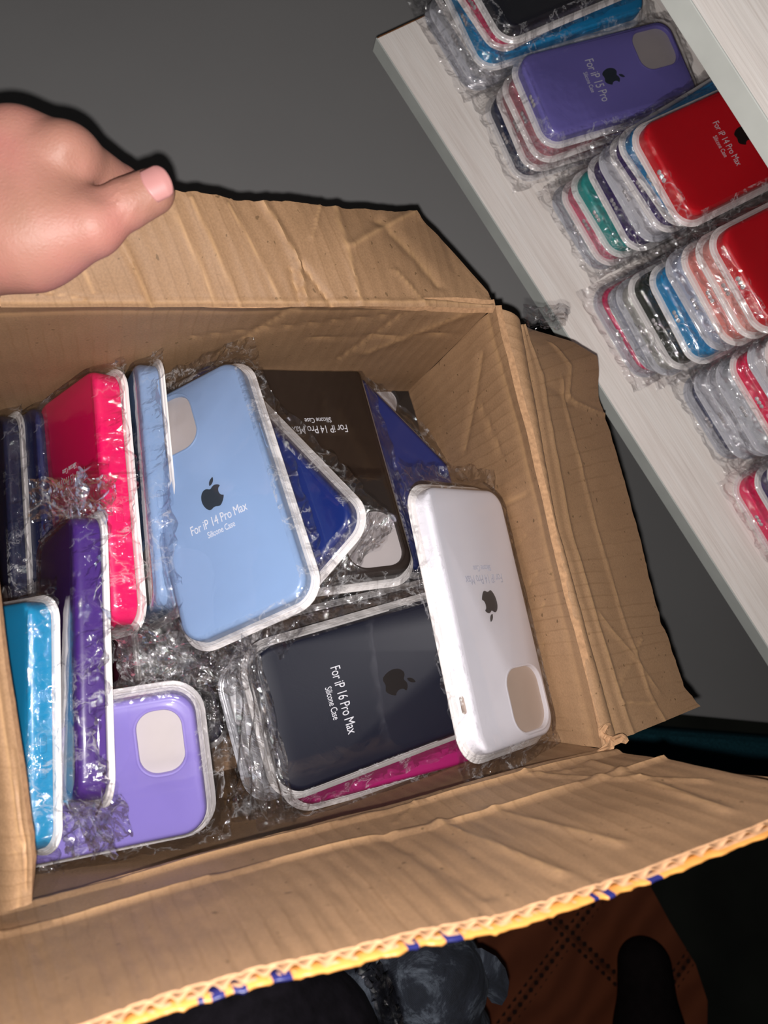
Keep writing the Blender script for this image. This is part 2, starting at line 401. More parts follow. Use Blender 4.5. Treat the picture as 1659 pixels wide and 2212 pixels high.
br2 = tb.n('ShaderNodeTexBrick', Scale=2.6); br2.offset = 0.0; br2.inputs['Mortar Size'].default_value = .035; br2.inputs['Brick Width'].default_value = .5; br2.inputs['Row Height'].default_value = .5; tb.l(mp.outputs[0], br2.inputs['Vector'])
sq = tb.n('ShaderNodeSeparateXYZ'); tb.l(mp.outputs[0], sq.inputs[0])
dsum = tb.math('ADD', tb.math('SINE', tb.math('MULTIPLY', sq.outputs[0], 2 * math.pi / .0137)), tb.math('SINE', tb.math('MULTIPLY', sq.outputs[1], 2 * math.pi / .0137)))
dots = tb.math('MULTIPLY', br2.outputs['Fac'], tb.ramp(dsum, [(.55, (0, 0, 0, 1)), (.8, (1, 1, 1, 1))]))
tb.l(tb.mix(dots, cb, (.030, .012, .008, 1)), tb.b.inputs['Base Color']); tb.b.inputs['Roughness'].default_value = .45
pts = [(420, 1900), (900, 1500), (1150, 1480), (1290, 1700), (1385, 1880), (1445, 1990), (1500, 2080), (1526, 2160), (1524, 2320), (1480, 2500), (300, 2500)]
rg = link('patterned_mat', prism([PS(x, y, CAM_Z)[:2] for x, y in pts], .0002, .004, .001), None, [tb.m]); tag(rg, 'brown patterned floor mat with dotted square borders below the box', 'mat')
pts = [(1260, 1562), (1750, 1600), (1800, 1650), (1590, 1690), (1440, 1720), (1330, 1700)]
tm = link('folded_blanket', prism([PS(x, y, 1.19)[:2] for x, y in pts], .005, .06, .02), None, [plain('teal_cloth', (.014, .065, .085, 1), .9, .1, .35, 300, bump=.5)])
tag(tm, 'dark teal folded cloth in shadow under the edge of the grey surface', 'blanket')

# grey table top that fills the background; its front edge runs across the right of the picture
t0 = PS(1320, 1530, TABLE_H); t1 = PS(1659, 1562, TABLE_H); td = t1 - t0; td /= np.linalg.norm(td); tn = np.array([-td[1], td[0], 0])
if tn @ (PS(600, 200, TABLE_H) - t0) < 0: tn = -tn
tr_ = empty('grey_table', frame((t0[0], t0[1], TABLE_Z), td, tn, (0, 0, 1))); tag(tr_, 'large matt dark grey tabletop behind the cardboard box', 'table')
LI = np.linalg.inv(np.array(tr_.matrix_world)); wl = [LI @ np.append(wall_o + EDGE * k - INW * .003, 1) for k in (-1.4, 1.4)]
wl = [np.array([q[0], q[1]]) for q in wl]
def clipx(x): k = (x - wl[0][0]) / (wl[1][0] - wl[0][0]); return wl[0][1] + k * (wl[1][1] - wl[0][1])
wq = lambda y: wl[0][0] + (y - wl[0][1]) / (wl[1][1] - wl[0][1]) * (wl[1][0] - wl[0][0])
tl_ = lambda x, y: (LI @ np.append(PS(x, y, TABLE_H), 1))[:2]
ca, cb_ = tl_(1010, 900), tl_(1330, 470); cdir = (cb_ - ca) / np.linalg.norm(cb_ - ca)
kk = min(.9, (wl[0][1] + (wl[1][1] - wl[0][1]) * (ca[0] - wl[0][0]) / (wl[1][0] - wl[0][0])))
dW = (wl[1] - wl[0]) / np.linalg.norm(wl[1] - wl[0]); den = cdir[0] * -dW[1] + cdir[1] * dW[0]; rr_ = wl[0] - ca; tc_ = (rr_[0] * -dW[1] + rr_[1] * dW[0]) / den; cw_ = ca + cdir * tc_
front = tl_(1010, 1500); front[1] = 0
tpoly = [(-1.05, 0), tuple(front), tuple(ca), tuple(cw_), (wq(1.1), 1.1), (-1.05, 1.1)]; print('table', tpoly)
link('tabletop', prism(tpoly, -.022, 0, .004), tr_, [GREY])
link('edge_band', box_mesh(-1.05, front[0] - .01, -.014, -.0005, -.024, -.006, .003), tr_, [plain('edge_band', (.045, .045, .048, 1), .5)])
for sx, sy in ((-1.0, .05), (front[0] - .06, .05), (-1.0, 1.05), (wq(1.1) - .06, 1.02)):
    if True: link('leg', box_mesh(sx - .02, sx + .02, sy - .02, sy + .02, -TABLE_Z, -.0225, .002), tr_, [GREY])

CH = 1.02  # top of an added grey surface, set low so the flash lights it less
c0 = PS(1320, 1530, CH); c1 = PS(1659, 1562, CH); c_d = c1 - c0; c_d[2] = 0; c_d /= np.linalg.norm(c_d); c_n = np.array([-c_d[1], c_d[0], 0])
if c_n @ (PS(1400, 1000, CH) - c0) < 0: c_n = -c_n
CMt = frame((c0[0], c0[1], 0), c_d, c_n, (0, 0, 1)); CI = np.linalg.inv(np.array(CMt)); cl = lambda x, y, H: (CI @ np.append(PS(x, y, H), 1))[:2]
platform = empty('added_low_platform', CMt); tag(platform, 'low grey chest added right of the box so this area renders darker', 'platform')
xa = cl(1040, 1300, CH)[0]; wp = [(CI @ np.append(wall_o + EDGE * k - INW * .004, 1))[:2] for k in (-1.0, 1.6)]
def wally(x): return wp[0][1] + (wp[1][1] - wp[0][1]) * (x - wp[0][0]) / (wp[1][0] - wp[0][0])
xb = min(.62, xa + .8); cpoly = [(xa, 0), (xb, 0), (xb, max(.05, wally(xb))), (xa, wally(xa))]; print('platform', cpoly)
link('platform_top', prism(cpoly, CAM_Z - CH - .02, CAM_Z - CH, .004), platform, [GREY])
ins = [(xa + .01, .008), (xb - .01, .008), (xb - .01, max(.05, wally(xb)) - .02), (xa + .01, wally(xa) - .02)]
link('body', prism(ins, 0.0, CAM_Z - CH - .0202), platform, [plain('platform_body', (.05, .05, .055, 1), .6)])
# ------------------------------------------------------------------ shelf unit
tw = NT('white_washed_wood'); uvw = tw.n('ShaderNodeTexCoord'); mw = tw.n('ShaderNodeMapping'); tw.l(uvw.outputs['Object'], mw.inputs[0]); mw.inputs['Scale'].default_value = (1, 14, 14)
nw = tw.n('ShaderNodeTexNoise', Scale=9.0, Detail=8.0, Roughness=.62); tw.l(mw.outputs[0], nw.inputs['Vector'])
mw2 = tw.n('ShaderNodeMapping'); tw.l(uvw.outputs['Object'], mw2.inputs[0]); mw2.inputs['Scale'].default_value = (1, 60, 60)
nw2 = tw.n('ShaderNodeTexNoise', Scale=14.0, Detail=4.0); tw.l(mw2.outputs[0], nw2.inputs['Vector'])
cw = tw.ramp(nw.outputs[0], [(.25, rgb(232, 222, 214)), (.5, rgb(246, 239, 232)), (.75, rgb(252, 248, 243))])
cw = tw.mix(1.0, cw, tw.ramp(nw2.outputs[0], [(.3, (.90, .89, .88, 1)), (.6, (1.03, 1.03, 1.03, 1))]), 'MULTIPLY')
tw.l(cw, tw.b.inputs['Base Color']); tw.b.inputs['Roughness'].default_value = .5; tw.bump(nw2.outputs[0], .25, .0004)
WOOD = tw.m; WOOD_EDGE = plain('shelf_edge_band', rgb(196, 200, 194), .5, .4, .08, 25); CHIP = plain('bare_chipboard', rgb(120, 78, 45), .8, .1, .3, 200)
SM = frame((ea[0], ea[1], CAM_Z - SH), EDGE, INW, (0, 0, 1))
shf = empty('wall_shelf', SM); tag(shf, 'whitewashed wooden shelf board carrying the stacks of phone cases', 'shelf')
L = 1.25
link('board', box_mesh(0.001, L, .0012, SHELF_D, -.016, 0), shf, [WOOD]); link('edge_band', box_mesh(0, L, 0, .0012, -.016, .0002, .0004), shf, [WOOD_EDGE])
link('end_band', box_mesh(0, .001, .0012, SHELF_D, -.016, .0001), shf, [CHIP])
UH = .362
SM2 = frame((ea[0], ea[1], CAM_Z - UH), EDGE, INW, (0, 0, 1))
u0 = PS(1416, 0, UH); u1 = PS(1659, 350, UH); sU = np.linalg.inv(np.array(SM2)) @ np.append(u0, 1); sV = np.linalg.inv(np.array(SM2)) @ np.append(u1, 1)
print('upper shelf edge local', sU, sV)
uy = (sU[1] + sV[1]) / 2
shu = empty('wall_shelf', SM2); tag(shu, 'upper whitewashed shelf board at the top right corner, above the stacks', 'shelf')
link('board', box_mesh(.02, L, uy + .0012, SHELF_D, 0, .016), shu, [WOOD]); link('edge_band', box_mesh(.02, L, uy, uy + .0012, 0, .0162, .0004), shu, [WOOD_EDGE])
#@@BOX

# ------------------------------------------------------------------ the cardboard box
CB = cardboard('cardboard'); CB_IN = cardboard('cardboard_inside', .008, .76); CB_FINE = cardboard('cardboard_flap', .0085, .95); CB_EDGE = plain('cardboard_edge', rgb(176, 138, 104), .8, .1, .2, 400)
def nz3(p, f, seed=0): return noise.noise(Vector((p[0] * f + seed, p[1] * f, p[2] * f)))
def crease_val(u, v, cr):
    d_ = 0; m = 0
    for (u0, v0, u1, v1, amp, wd_) in cr:
        du, dv = u1 - u0, v1 - v0; L2 = du * du + dv * dv; t = ((u - u0) * du + (v - v0) * dv) / L2; tt = min(1, max(0, t))
        dd = math.hypot(u - u0 - tt * du, v - v0 - tt * dv); dd += .0006 * noise.noise(Vector((u * 90, v * 90, 3)))
        k = math.exp(-(dd / wd_) ** 2); d_ += amp * k; m = max(m, math.exp(-(dd / (wd_ * .42)) ** 2)) if amp > .0004 or amp < -.001 else m
    return d_, m
def surface(pos, nu, nv, amp, seed, cr, ulen, vlen, off=0.0, ragged=0.0, fine=.0002):
    """grid of a crumpled card surface; creases in metres along u and v"""
    G = np.array([[pos(i / nu, j / nv) for i in range(nu + 1)] for j in range(nv + 1)])
    du = np.gradient(G, axis=1); dv = np.gradient(G, axis=0); N = np.cross(du, dv); N /= np.linalg.norm(N, axis=2)[..., None] + 1e-12
    M = np.zeros((nv + 1, nu + 1)); O = G.copy()
    for j in range(nv + 1):
        for i in range(nu + 1):
            u, v = i / nu * ulen, j / nv * vlen; c, m = crease_val(u, v, cr)
            h = amp * noise.noise(Vector((u * 9 + seed, v * 11, seed))) + amp * .4 * noise.noise(Vector((u * 30, v * 26 + seed, 1))) + fine * noise.noise(Vector((u * 160, v * 60, seed))) + c
            O[j, i] = G[j, i] + N[j, i] * (h + off); M[j, i] = m
            if ragged and j == nv: O[j, i] += (dv[j, i] / (np.linalg.norm(dv[j, i]) + 1e-9)) * ragged * (noise.noise(Vector((u * 120, seed, 0))) + .5 * noise.noise(Vector((u * 400, seed, 3))))
    return O, N, M
GROOVE = 1
def sheet(name, parent, pos, nu, nv, ulen, vlen, thick=.004, amp=.002, seed=0, cr=(), mats=None, ragged=0.0, fine=.0002, flip=False):
    O, N, M = surface(pos, nu, nv, amp, seed, cr, ulen, vlen, 0, ragged, fine)
    B = O - N * thick * (-1 if flip else 1)
    V = list(O.reshape(-1, 3)) + list(B.reshape(-1, 3)); n = nu + 1; K = n * (nv + 1); F = []; mi = []
    for j in range(nv):
        for i in range(nu):
            a = j * n + i; q = (a, a + 1, a + n + 1, a + n); F.append(q); mi.append(0); F.append(tuple(K + x for x in q[::-1])); mi.append(0)
    ring = [i for i in range(n)] + [j * n + nu for j in range(1, nv + 1)] + [nv * n + i for i in range(nu - 1, -1, -1)] + [j * n for j in range(nv - 1, 0, -1)]
    for k in range(len(ring)):
        a, b = ring[k], ring[(k + 1) % len(ring)]; F.append((a, b, K + b, K + a)); mi.append(1)
    me = mesh(V, F); me.polygons.foreach_set('material_index', mi)
    uvl = me.uv_layers.new(name='UVMap'); uu = np.zeros((len(me.loops), 2)); vi = np.zeros(len(me.loops), int); me.loops.foreach_get('vertex_index', vi); vv = vi % K
    uu[:, 0] = (vv % n) / nu * ulen; uu[:, 1] = (vv // n) / nv * vlen; uvl.data.foreach_set('uv', uu.ravel())
    at = me.attributes.new('crease', 'FLOAT', 'POINT'); at.data.foreach_set('value', np.concatenate([M.ravel(), M.ravel()]).astype(np.float32))
    bm = bmesh.new(); bm.from_mesh(me); bmesh.ops.recalc_face_normals(bm, faces=bm.faces); bm.to_mesh(me); bm.free(); autosmooth(me, 45)
    return link(name, me, parent, mats or [CB, CB_EDGE])
def lerp(a, b, t): return a + (b - a) * t
def poly_at(tab, s):
    for k in range(len(tab) - 1):
        if s <= tab[k + 1][0] + 1e-9:
            t = (s - tab[k][0]) / (tab[k + 1][0] - tab[k][0]); t = min(1, max(0, t)); return lerp(tab[k][1], tab[k + 1][1], t)
    return tab[-1][1]

TL, TR, BR, BL = RIM['TL'], RIM['TR'], RIM['BR'], RIM['BL']
cen = sum(BOT.values()) / 4
bx = empty('cardboard_box', Matrix.Translation(Vector(cen))); tag(bx, 'open brown cardboard box full of packaged phone cases, flaps folded out', 'box')
bpy.context.view_layer.update()
PARINV = Matrix.Translation(-Vector(cen))
def inbox(o): o.matrix_parent_inverse = PARINV; return o
def wallpos(a, b, bulge=0.0, dip=None):
    A, B = RIM[a], RIM[b]; C, D = BOT[a], BOT[b]; out = (A + B) / 2 - (TL + TR + BR + BL) / 4; out /= np.linalg.norm(out)
    def f(s, t):
        p = lerp(lerp(A, B, s), lerp(C, D, s), t); return p + out * bulge * math.sin(math.pi * s) * math.sin(math.pi * t ** .55)
    return f
W1 = .305
# inner faces look inwards
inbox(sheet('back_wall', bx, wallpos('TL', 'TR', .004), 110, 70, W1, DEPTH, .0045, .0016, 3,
      [(.185, .000, .150, .080, .0010, .004), (.300, .0, .245, .075, -.0012, .006), (.13, .05, .285, .006, .0010, .0016), (.0, .012, .30, .010, .0006, .003), (.20, .055, .30, .045, .0010, .002), (.25, .02, .23, .09, .0010, .003)], mats=[CB_IN, CB_EDGE], flip=True))
inbox(sheet('right_wall', bx, wallpos('TR', 'BR', .003), 110, 70, .28, DEPTH, .0045, .0022, 11,
      [(.0, .012, .28, .010, .0008, .003), (.02, .03, .07, .09, .0012, .003), (.12, .02, .12, .2, .0006, .002), (.145, .035, .155, .07, .0007, .0010), (.17, .03, .185, .062, .0007, .0010), (.19, .03, .21, .055, .0006, .0010), (.21, .04, .235, .05, .0006, .0010), (.05, .05, .09, .04, .0010, .002)], flip=True))
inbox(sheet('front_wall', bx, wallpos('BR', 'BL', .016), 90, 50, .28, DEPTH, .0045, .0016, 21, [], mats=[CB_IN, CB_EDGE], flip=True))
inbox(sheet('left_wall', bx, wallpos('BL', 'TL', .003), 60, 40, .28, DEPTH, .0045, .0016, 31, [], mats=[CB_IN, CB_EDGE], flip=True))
inbox(sheet('bottom', bx, lambda s, t: lerp(lerp(BOT['TL'], BOT['TR'], s), lerp(BOT['BL'], BOT['BR'], s), t), 30, 30, .29, .28, .004, .0008, 41, [], flip=False))

# back flap, pulled up by the hand
bo = [(0, PB(-8, 402, .372)), (.12, PB(40, 404, .371)), (.28, PB(230, 404, .370)), (.385, PB(376, 410, .372)), (.47, PB(465, 420, .376)), (.53, PB(507, 433, .380)), (.62, PB(626, 434, .385)), (.70, PB(704, 446, .392)), (.86, PB(896, 461, .42)), (.93, PB(962, 528, .42)), (1.0, PB(1052, 630, .405))]
rb0 = lambda s: lerp(PB(2, 664, .3985), PB(1070, 662, .3985), s)
inbox(sheet('back_flap', bx, lambda s, t: lerp(rb0(s), poly_at(bo, s), t) + BUP * .004 * math.sin(math.pi * t) * (1 - s), 150, 50, .30, .085, .0042, .0016, 51,
      [(.078, .0, .076, .085, .0016, .0020), (.115, .0, .110, .085, .0005, .0022), (.128, .0, .124, .08, .0013, .0024), (.155, .0, .150, .08, .0006, .0020), (.170, .0, .176, .035, .0020, .0016), (.176, .035, .172, .085, .0022, .0020), (.186, .0, .177, .036, -.0020, .0022), (.166, .004, .170, .030, -.0014, .0018),
       (.205, .0, .214, .085, .0014, .0022), (.214, .05, .258, .085, .0020, .0035), (.262, .02, .235, .075, -.0016, .004), (.0, .004, .3, .004, .0012, .0022), (.02, .012, .045, .005, .0007, .001), (.05, .01, .049, .06, .0005, .0014), (.028, .01, .028, .07, .0005, .0012), (.19, .055, .205, .084, .0012, .0015), (.235, .03, .25, .0, .0012, .002)],
      mats=[CB_FINE, CB_EDGE], ragged=.0012))
# right flap, hanging outwards past a creased double rim
rr0 = [(0, PB(1128, 700, .407)), (.5, PB(1205, 1150, .407)), (1, PB(1338, 1598, .407))]
ro = [(0, PB(1150, 712, .425)), (.045, PB(1190, 724, .44)), (.09, PB(1237, 738, .45)), (.14, PB(1291, 770, .455)), (.20, PB(1292, 857, .455)), (.29, PB(1311, 912, .455)), (.36, PB(1334, 985, .455)), (.56, PB(1388, 1183, .455)), (.74, PB(1428, 1346, .455)), (.80, PB(1441, 1372, .455)), (.91, PB(1477, 1484, .455)), (1.0, PB(1512, 1526, .455))]
def rpos(s, t):
    A = lerp(RIM['TR'] + BUP * 0 + (PB(1084, 668, .40) - PB(1070, 660, .40)), BR, s); B = poly_at(rr0, s); C = poly_at(ro, s)
    t2 = .20
    if t < t2:
        k = t / t2; return lerp(A, B, k) + BUP * .0035 * math.sin(math.pi * k)
    return lerp(B, C, (t - t2) / (1 - t2))
inbox(sheet('right_flap', bx, rpos, 130, 64, .285, .085, .0042, .0010, 61,
      [(.0, .017, .285, .017, -.0016, .0022), (.0, .026, .285, .027, .0014, .0016), (.045, .045, .285, .052, .0009, .0012), (.02, .06, .055, .05, .0010, .0016), (.055, .05, .075, .085, .0012, .0016), (.045, .03, .06, .055, -.0010, .002), (.20, .03, .26, .06, .0008, .0014), (.225, .06, .25, .03, .0007, .0014), (.262, .028, .268, .05, .0012, .002)],
      mats=[CB_FINE, CB_EDGE], ragged=.0016))
# left flap
lo = [(0, PB(-170, 690, .40)), (1, PB(-60, 1985, .40))]
lrim = [(0, PB(-70, 760, .375)), (.42, PB(-4, 1235, .370)), (.58, PB(22, 1440, .366)), (.74, PB(56, 1660, .364)), (.90, PB(78, 1850, .366)), (1, PB(70, 1940, .372))]
inbox(sheet('left_flap', bx, lambda s, t: lerp(poly_at(lrim, s), poly_at(lo, s), t) + BUP * .004 * math.sin(math.pi * min(1, t * 2)) , 80, 40, .28, .10, .0042, .0014, 71,
      [(.20, .006, .27, .008, .0012, .002), (.24, .0, .25, .02, .0012, .002), (.10, .01, .28, .014, .0008, .003)], mats=[CB_FINE, CB_EDGE], flip=False))

# front flap, standing up towards the camera; its outer edge shows the fluting
FO = [(0, PB(1800, 1712, .246)), (.10, PB(1659, 1772, .248)), (.27, PB(1382, 1882, .248)), (.45, PB(1081, 1976, .248)), (.56, PB(900, 2012, .248)), (.70, PB(651, 2076, .248)), (.85, PB(380, 2146, .247)), (.95, PB(206, 2204, .246)), (1.08, PB(0, 2262, .246))]
FI = [(0, PB(1304, 1619, .3985)), (1.0, PB(44, 1949, .3985)), (1.08, PB(-42, 1971, .3985))]
def fpos(s, t):
    s2 = s * 1.08; A = poly_at(FI, s2); B = poly_at(FO, s2); p = lerp(A, B, t)
    return p
FU, FV = .31, .155
fcr = [(.0, .054, .33, .044, .0020, .0020), (.0, .014, .33, .008, .0022, .0022), (.022, .022, .030, .135, .0014, .0020), (.055, .012, .012, .10, .0012, .0016), (.03, .03, .055, .018, .0010, .0012), (.115, .046, .100, .140, .0014, .0025), (.09, .046, .07, .13, .0010, .0022),
       (.112, .010, .130, .032, .0010, .0010), (.140, .05, .128, .14, -.0010, .003), (.30, .0, .33, .03, .0008, .0012)]
for k in range(22): fcr.append((.10 + k * .0098, .060 + .004 * math.sin(k * 2.1), .092 + k * .0100, .170, -.00055, .0011))
ff = inbox(sheet('front_flap', bx, fpos, 170, 60, FU, FV, .0006, .0018, 81, fcr, mats=[CB_FINE, CB_EDGE], ragged=.0008, flip=True))
def sheetcopy(name, off, ext, mats, fl_amp=0.0, thick=.0004, t0=.80, nu=170, rag=.0):
    O, N, M = surface(fpos, nu, 60, .0018, 81, fcr if nu < 300 else [], FU, FV, 0, .0008, .0002)
    dvec = O[60] - O[57]; dvec /= np.linalg.norm(dvec, axis=1)[:, None]
    j0 = int(60 * t0); R = O[j0:].copy(); Nn = N[j0:]; V = []; F = []
    R[-1] += dvec * ext
    if rag:
        for i in range(nu + 1): R[-1, i] += dvec[i] * rag * noise.noise(Vector((i * .35, 2, 2)))
    n = nu + 1; rows = R.shape[0]
    for lay in (0, 1):
        for j in range(rows):
            for i in range(n):
                w_ = fl_amp * math.sin(i / nu * FU / .0072 * 2 * math.pi)
                V.append(R[j, i] + Nn[j, i] * (off + w_ + lay * thick))
    K = rows * n
    for j in range(rows - 1):
        for i in range(nu):
            a = j * n + i; q = (a, a + 1, a + n + 1, a + n); F.append(q); F.append(tuple(K + x for x in q[::-1]))
    for i in range(nu): a = (rows - 1) * n + i; F.append((a, a + 1, K + a + 1, K + a))
    me = mesh(V, F); uvl = me.uv_layers.new(name='UVMap'); vi = np.zeros(len(me.loops), int); me.loops.foreach_get('vertex_index', vi); vv = vi % K
    uu = np.zeros((len(vi), 2)); uu[:, 0] = (vv % n) / nu * FU; uu[:, 1] = (vv // n) / rows * .03; uvl.data.foreach_set('uv', uu.ravel())
    me.attributes.new('crease', 'FLOAT', 'POINT')
    o = link(name, me, ff, mats); return o
# outer side of the flap: off is towards the outside (away from the lens side)
tt = NT('printed_tape'); uvt = tt.n('ShaderNodeUVMap'); spt = tt.n('ShaderNodeSeparateXYZ'); tt.l(uvt.outputs[0], spt.inputs[0])
marks = None
for (a, b) in ((.072, .0765), (.090, .0925), (.0955, .0975), (.145, .1515), (.161, .1655), (.205, .212), (.221, .2255), (.2285, .233), (.2355, .2375)):
    k = tt.math('MULTIPLY', tt.math('GREATER_THAN', spt.outputs[0], a), tt.math('LESS_THAN', spt.outputs[0], b)); marks = k if marks is None else tt.math('ADD', marks, k)
tt.l(tt.mix(marks, rgb(205, 142, 72), rgb(34, 36, 92)), tt.b.inputs['Base Color']); tt.b.inputs['Roughness'].default_value = .35
SIGN = -1
sheetcopy('fluting', SIGN * .0017, .0002, [CB_EDGE], .0009, .0003, .78, 340)
sheetcopy('outer_liner', SIGN * .0032, .0006, [CB_EDGE], 0, .0004, .80)
sheetcopy('printed_tape', SIGN * .0036, .0032, [tt.m], 0, .0008, .80, rag=.0022)

# torn paper at the front right corner, a strip of the ripped rim along the front flap
def scrap(name, parent, pts, seed, mats, r=.004, n=8):
    V = []; F = []
    for k, p in enumerate(pts):
        for i in range(n):
            a = i / n * 2 * math.pi; q = np.array([math.cos(a), math.sin(a), .5 * math.sin(2 * a + k)]) * r * (1 + .8 * noise.noise(Vector((k * 1.7, i * 1.3, seed)))) * (.35 + .65 * math.sin(math.pi * (k + .5) / len(pts)))
            V.append(p + RW @ q)
    for k in range(len(pts) - 1):
        for i in range(n): j = (i + 1) % n; F.append((k * n + i, k * n + j, (k + 1) * n + j, (k + 1) * n + i))
    F.append(tuple(range(n))[::-1]); F.append(tuple((len(pts) - 1) * n + i for i in range(n)))
    me = mesh(V, F, False); return link(name, me, parent, mats)
for k, pp in enumerate(([(1305, 1590), (1322, 1600), (1340, 1590), (1352, 1600)], [(1284, 1636), (1298, 1626), (1310, 1622), (1318, 1606), (1312, 1596)], [(1300, 1588), (1306, 1575), (1312, 1566)])):
    inbox(scrap('torn_paper', bx, [PB(x, y, .396) for x, y in pp], k, [CB_EDGE], .0028))
inbox(sheet('torn_rim_strip', bx, lambda s, t: lerp(poly_at([(0, PB(1306, 1634, .396)), (.42, PB(1455, 1666, .35)), (.55, PB(1500, 1664, .34)), (1, PB(1720, 1684, .29))], s), poly_at([(0, PB(1308, 1642, .398)), (.42, PB(1460, 1692, .352)), (1, PB(1730, 1718, .29))], s), t), 70, 6, .1, .008, .0012, .0008, 91, [], mats=[CB_FINE, CB_EDGE]))

#@@INBOX

# ------------------------------------------------------------------ packs inside the box
HOTPINK, LBLUE, NAVY, LILAC, BLUE, PURPLE, CYAN = (255, 0, 108), (144, 172, 210), (26, 32, 52), (142, 128, 200), (20, 42, 112), (70, 36, 122), (26, 148, 196)
IN = 'packaged phone cases inside the cardboard box'
def bpose(c, yd, H, dH=0.0, roll=0.0, scale=1.0):
    """lying pack: centre pixel, pixel direction of its upper end, depth under the camera square to the rim, tilt"""
    A = PB(*c, H); B = PB(c[0] + yd[0], c[1] + yd[1], H + dH); y = B - A; y /= np.linalg.norm(y); x = np.cross(y, BUP); x /= np.linalg.norm(x); z = np.cross(x, y)
    xx = math.cos(roll) * x - math.sin(roll) * z; zz = math.sin(roll) * x + math.cos(roll) * z
    return frame(A, xx, y, zz)
BIG = (.014, .007)
def edgepose(pA, HA, pB, HB, phi, zs, model='max'):
    w, l = MODELS[model][:2]; A = PB(*pA, HA); B = PB(*pB, HB); s_ = np.linalg.norm(B - A) / (2 * l - .004); y = B - A; y /= np.linalg.norm(y); x = np.cross(y, BUP); x /= np.linalg.norm(x); z = np.cross(x, y)
    xx = math.cos(phi) * x - math.sin(phi) * z; zz = math.sin(phi) * x + math.cos(phi) * z
    o = (A + B) / 2 + xx * w * s_ - zz * T * s_ * zs; return frame(o, xx, y, zz), s_
pack(camM([0.89, -0.4127, -0.1937, -0.3211, -0.8691, 0.3763, -0.099, -0.0073, 0.4694], .985), LBLUE, 'light blue phone case lying face up at the centre of the box', IN, scale=.985, text='For iP 14 Pro Max', ty=-.0195, logo=LOGO_GREY, ly=.0005, seed=1, margins=BIG)
pack(camM([-0.6913, -0.0171, -0.7224, 0.1939, 0.9586, -0.2083, 0.0594, 0.0657, 0.4903], .97), (246, 244, 250), 'white phone case with grey logo leaning against the right wall of the box', IN, scale=.97, hole=plain('beige_card', rgb(206, 188, 174), .6, .3, .03), switch=plain('beige_opening', rgb(178, 160, 148), .6, .3, .03), text='For iP 14 Pro Max', ty=-.0235, logo=LOGO_GREY, ly=-.0035, seed=2, print_mat=plain('silver_print', rgb(205, 208, 222), .3, .6, .02), ports=None)
pack(camM([0.2714, 0.9563, -0.1086, 0.8902, -0.2065, 0.4062, 0.0049, 0.1084, 0.4936], 1.0), (16, 20, 38), 'very dark navy phone case lettered 16 Pro Max lying flat, left of the white case', IN, scale=1.07, text='For iP 16 Pro Max', ty=-.0385, logo=LOGO_DARK, seed=3, crumple=1.3)
pack(camM([0.1174, 0.993, 0.0159, 0.9698, -0.1181, 0.2135, -0.2024, 0.165, 0.4714], .865), LILAC, 'lilac phone case with a pill-shaped camera opening at the front of the box', IN, model='mid', scale=1.02, seed=4, margins=(.006, .004), crumple=.7)
pack(camM([-0.9171, 0.0802, -0.3904, 0.2421, 0.8902, -0.3859, -0.0399, -0.0271, 0.5104], 1.05), (44, 34, 29), 'dark brown phone case lettered upside down 14 Pro Max behind the blue one', IN, scale=1.05, text='For iP 14 Pro Max', ty=-.028, seed=5, logo=LOGO_DARK)
pack(camM([0.6477, -0.7473, -0.1485, -0.6182, -0.6294, 0.4709, -0.0858, -0.0172, 0.4783], 1.035), BLUE, 'royal blue phone case turned diagonally, its corner showing beside the light blue case', IN, scale=1.035, seed=0, margins=BIG, crumple=1.2)
for (pA, HA, pB, HB, phi, zs, col, lab, kw) in (
    ((206, 794), .478, (248, 1342), .470, 1.05, 1.6, HOTPINK, 'hot pink phone case standing on its long side at the back left of the box', dict(text='For iP 15 Pro Max', ty=-.021, seed=1, margins=BIG)),
    ((297, 778), .472, (342, 1306), .462, 1.36, 1.3, LBLUE, 'light blue phone case standing on its long side beside the hot pink one', dict(seed=2, margins=BIG)),
    ((160, 1112), .420, (172, 1728), .408, 1.25, 1.5, PURPLE, 'deep purple phone case standing on its long side in front of the hot pink case', dict(seed=3, margins=(.024, .010), crumple=1.5)),
    ((67, 1302), .425, (70, 1842), .425, .85, 1.6, CYAN, 'cyan phone case on its long side at the left edge, charging port opening showing', dict(seed=4, ports='port', margins=(.010, .005)))):
    Mx, s_ = edgepose(pA, HA, pB, HB, phi, zs); print(lab, 'scale', s_)
    pack(Mx, col, lab, IN, scale=s_, zs=zs, **kw)
# the ones mostly hidden further down
pack(bpose((810, 1010), (-470, -480), .538, .02), BLUE, 'royal blue phone case lying low against the back wall under the dark brown one', IN, seed=5)
pack(bpose((815, 1040), (60, -330), .562, .01), (36, 34, 34), 'black phone case in the back right corner, only its camera corner showing', IN, seed=0)
pack(bpose((880, 1525), (600, -140), .508, 0), (168, 24, 104), 'magenta phone case lying flat directly under the very dark navy one', IN, scale=1.10, seed=1)
pack(bpose((835, 1420), (560, -150), .515, .0), (92, 76, 66), 'taupe phone case showing a narrow strip behind the very dark navy one', IN, scale=1.04, seed=2)
pack(bpose((770, 1500), (560, -190), .530, .0), (214, 214, 216), 'milky white phone case low in the pile, left end in crumpled film', IN, scale=1.05, seed=3, crumple=1.8, film=FILM_CR, tray=CLEAR_TRAY)
pack(bpose((780, 1495), (560, -170), .550, .0), (196, 196, 200), 'pale grey phone case at the bottom of the pile under the milky white one', IN, scale=1.05, seed=4, crumple=1.8, film=FILM_CR, tray=CLEAR_TRAY)

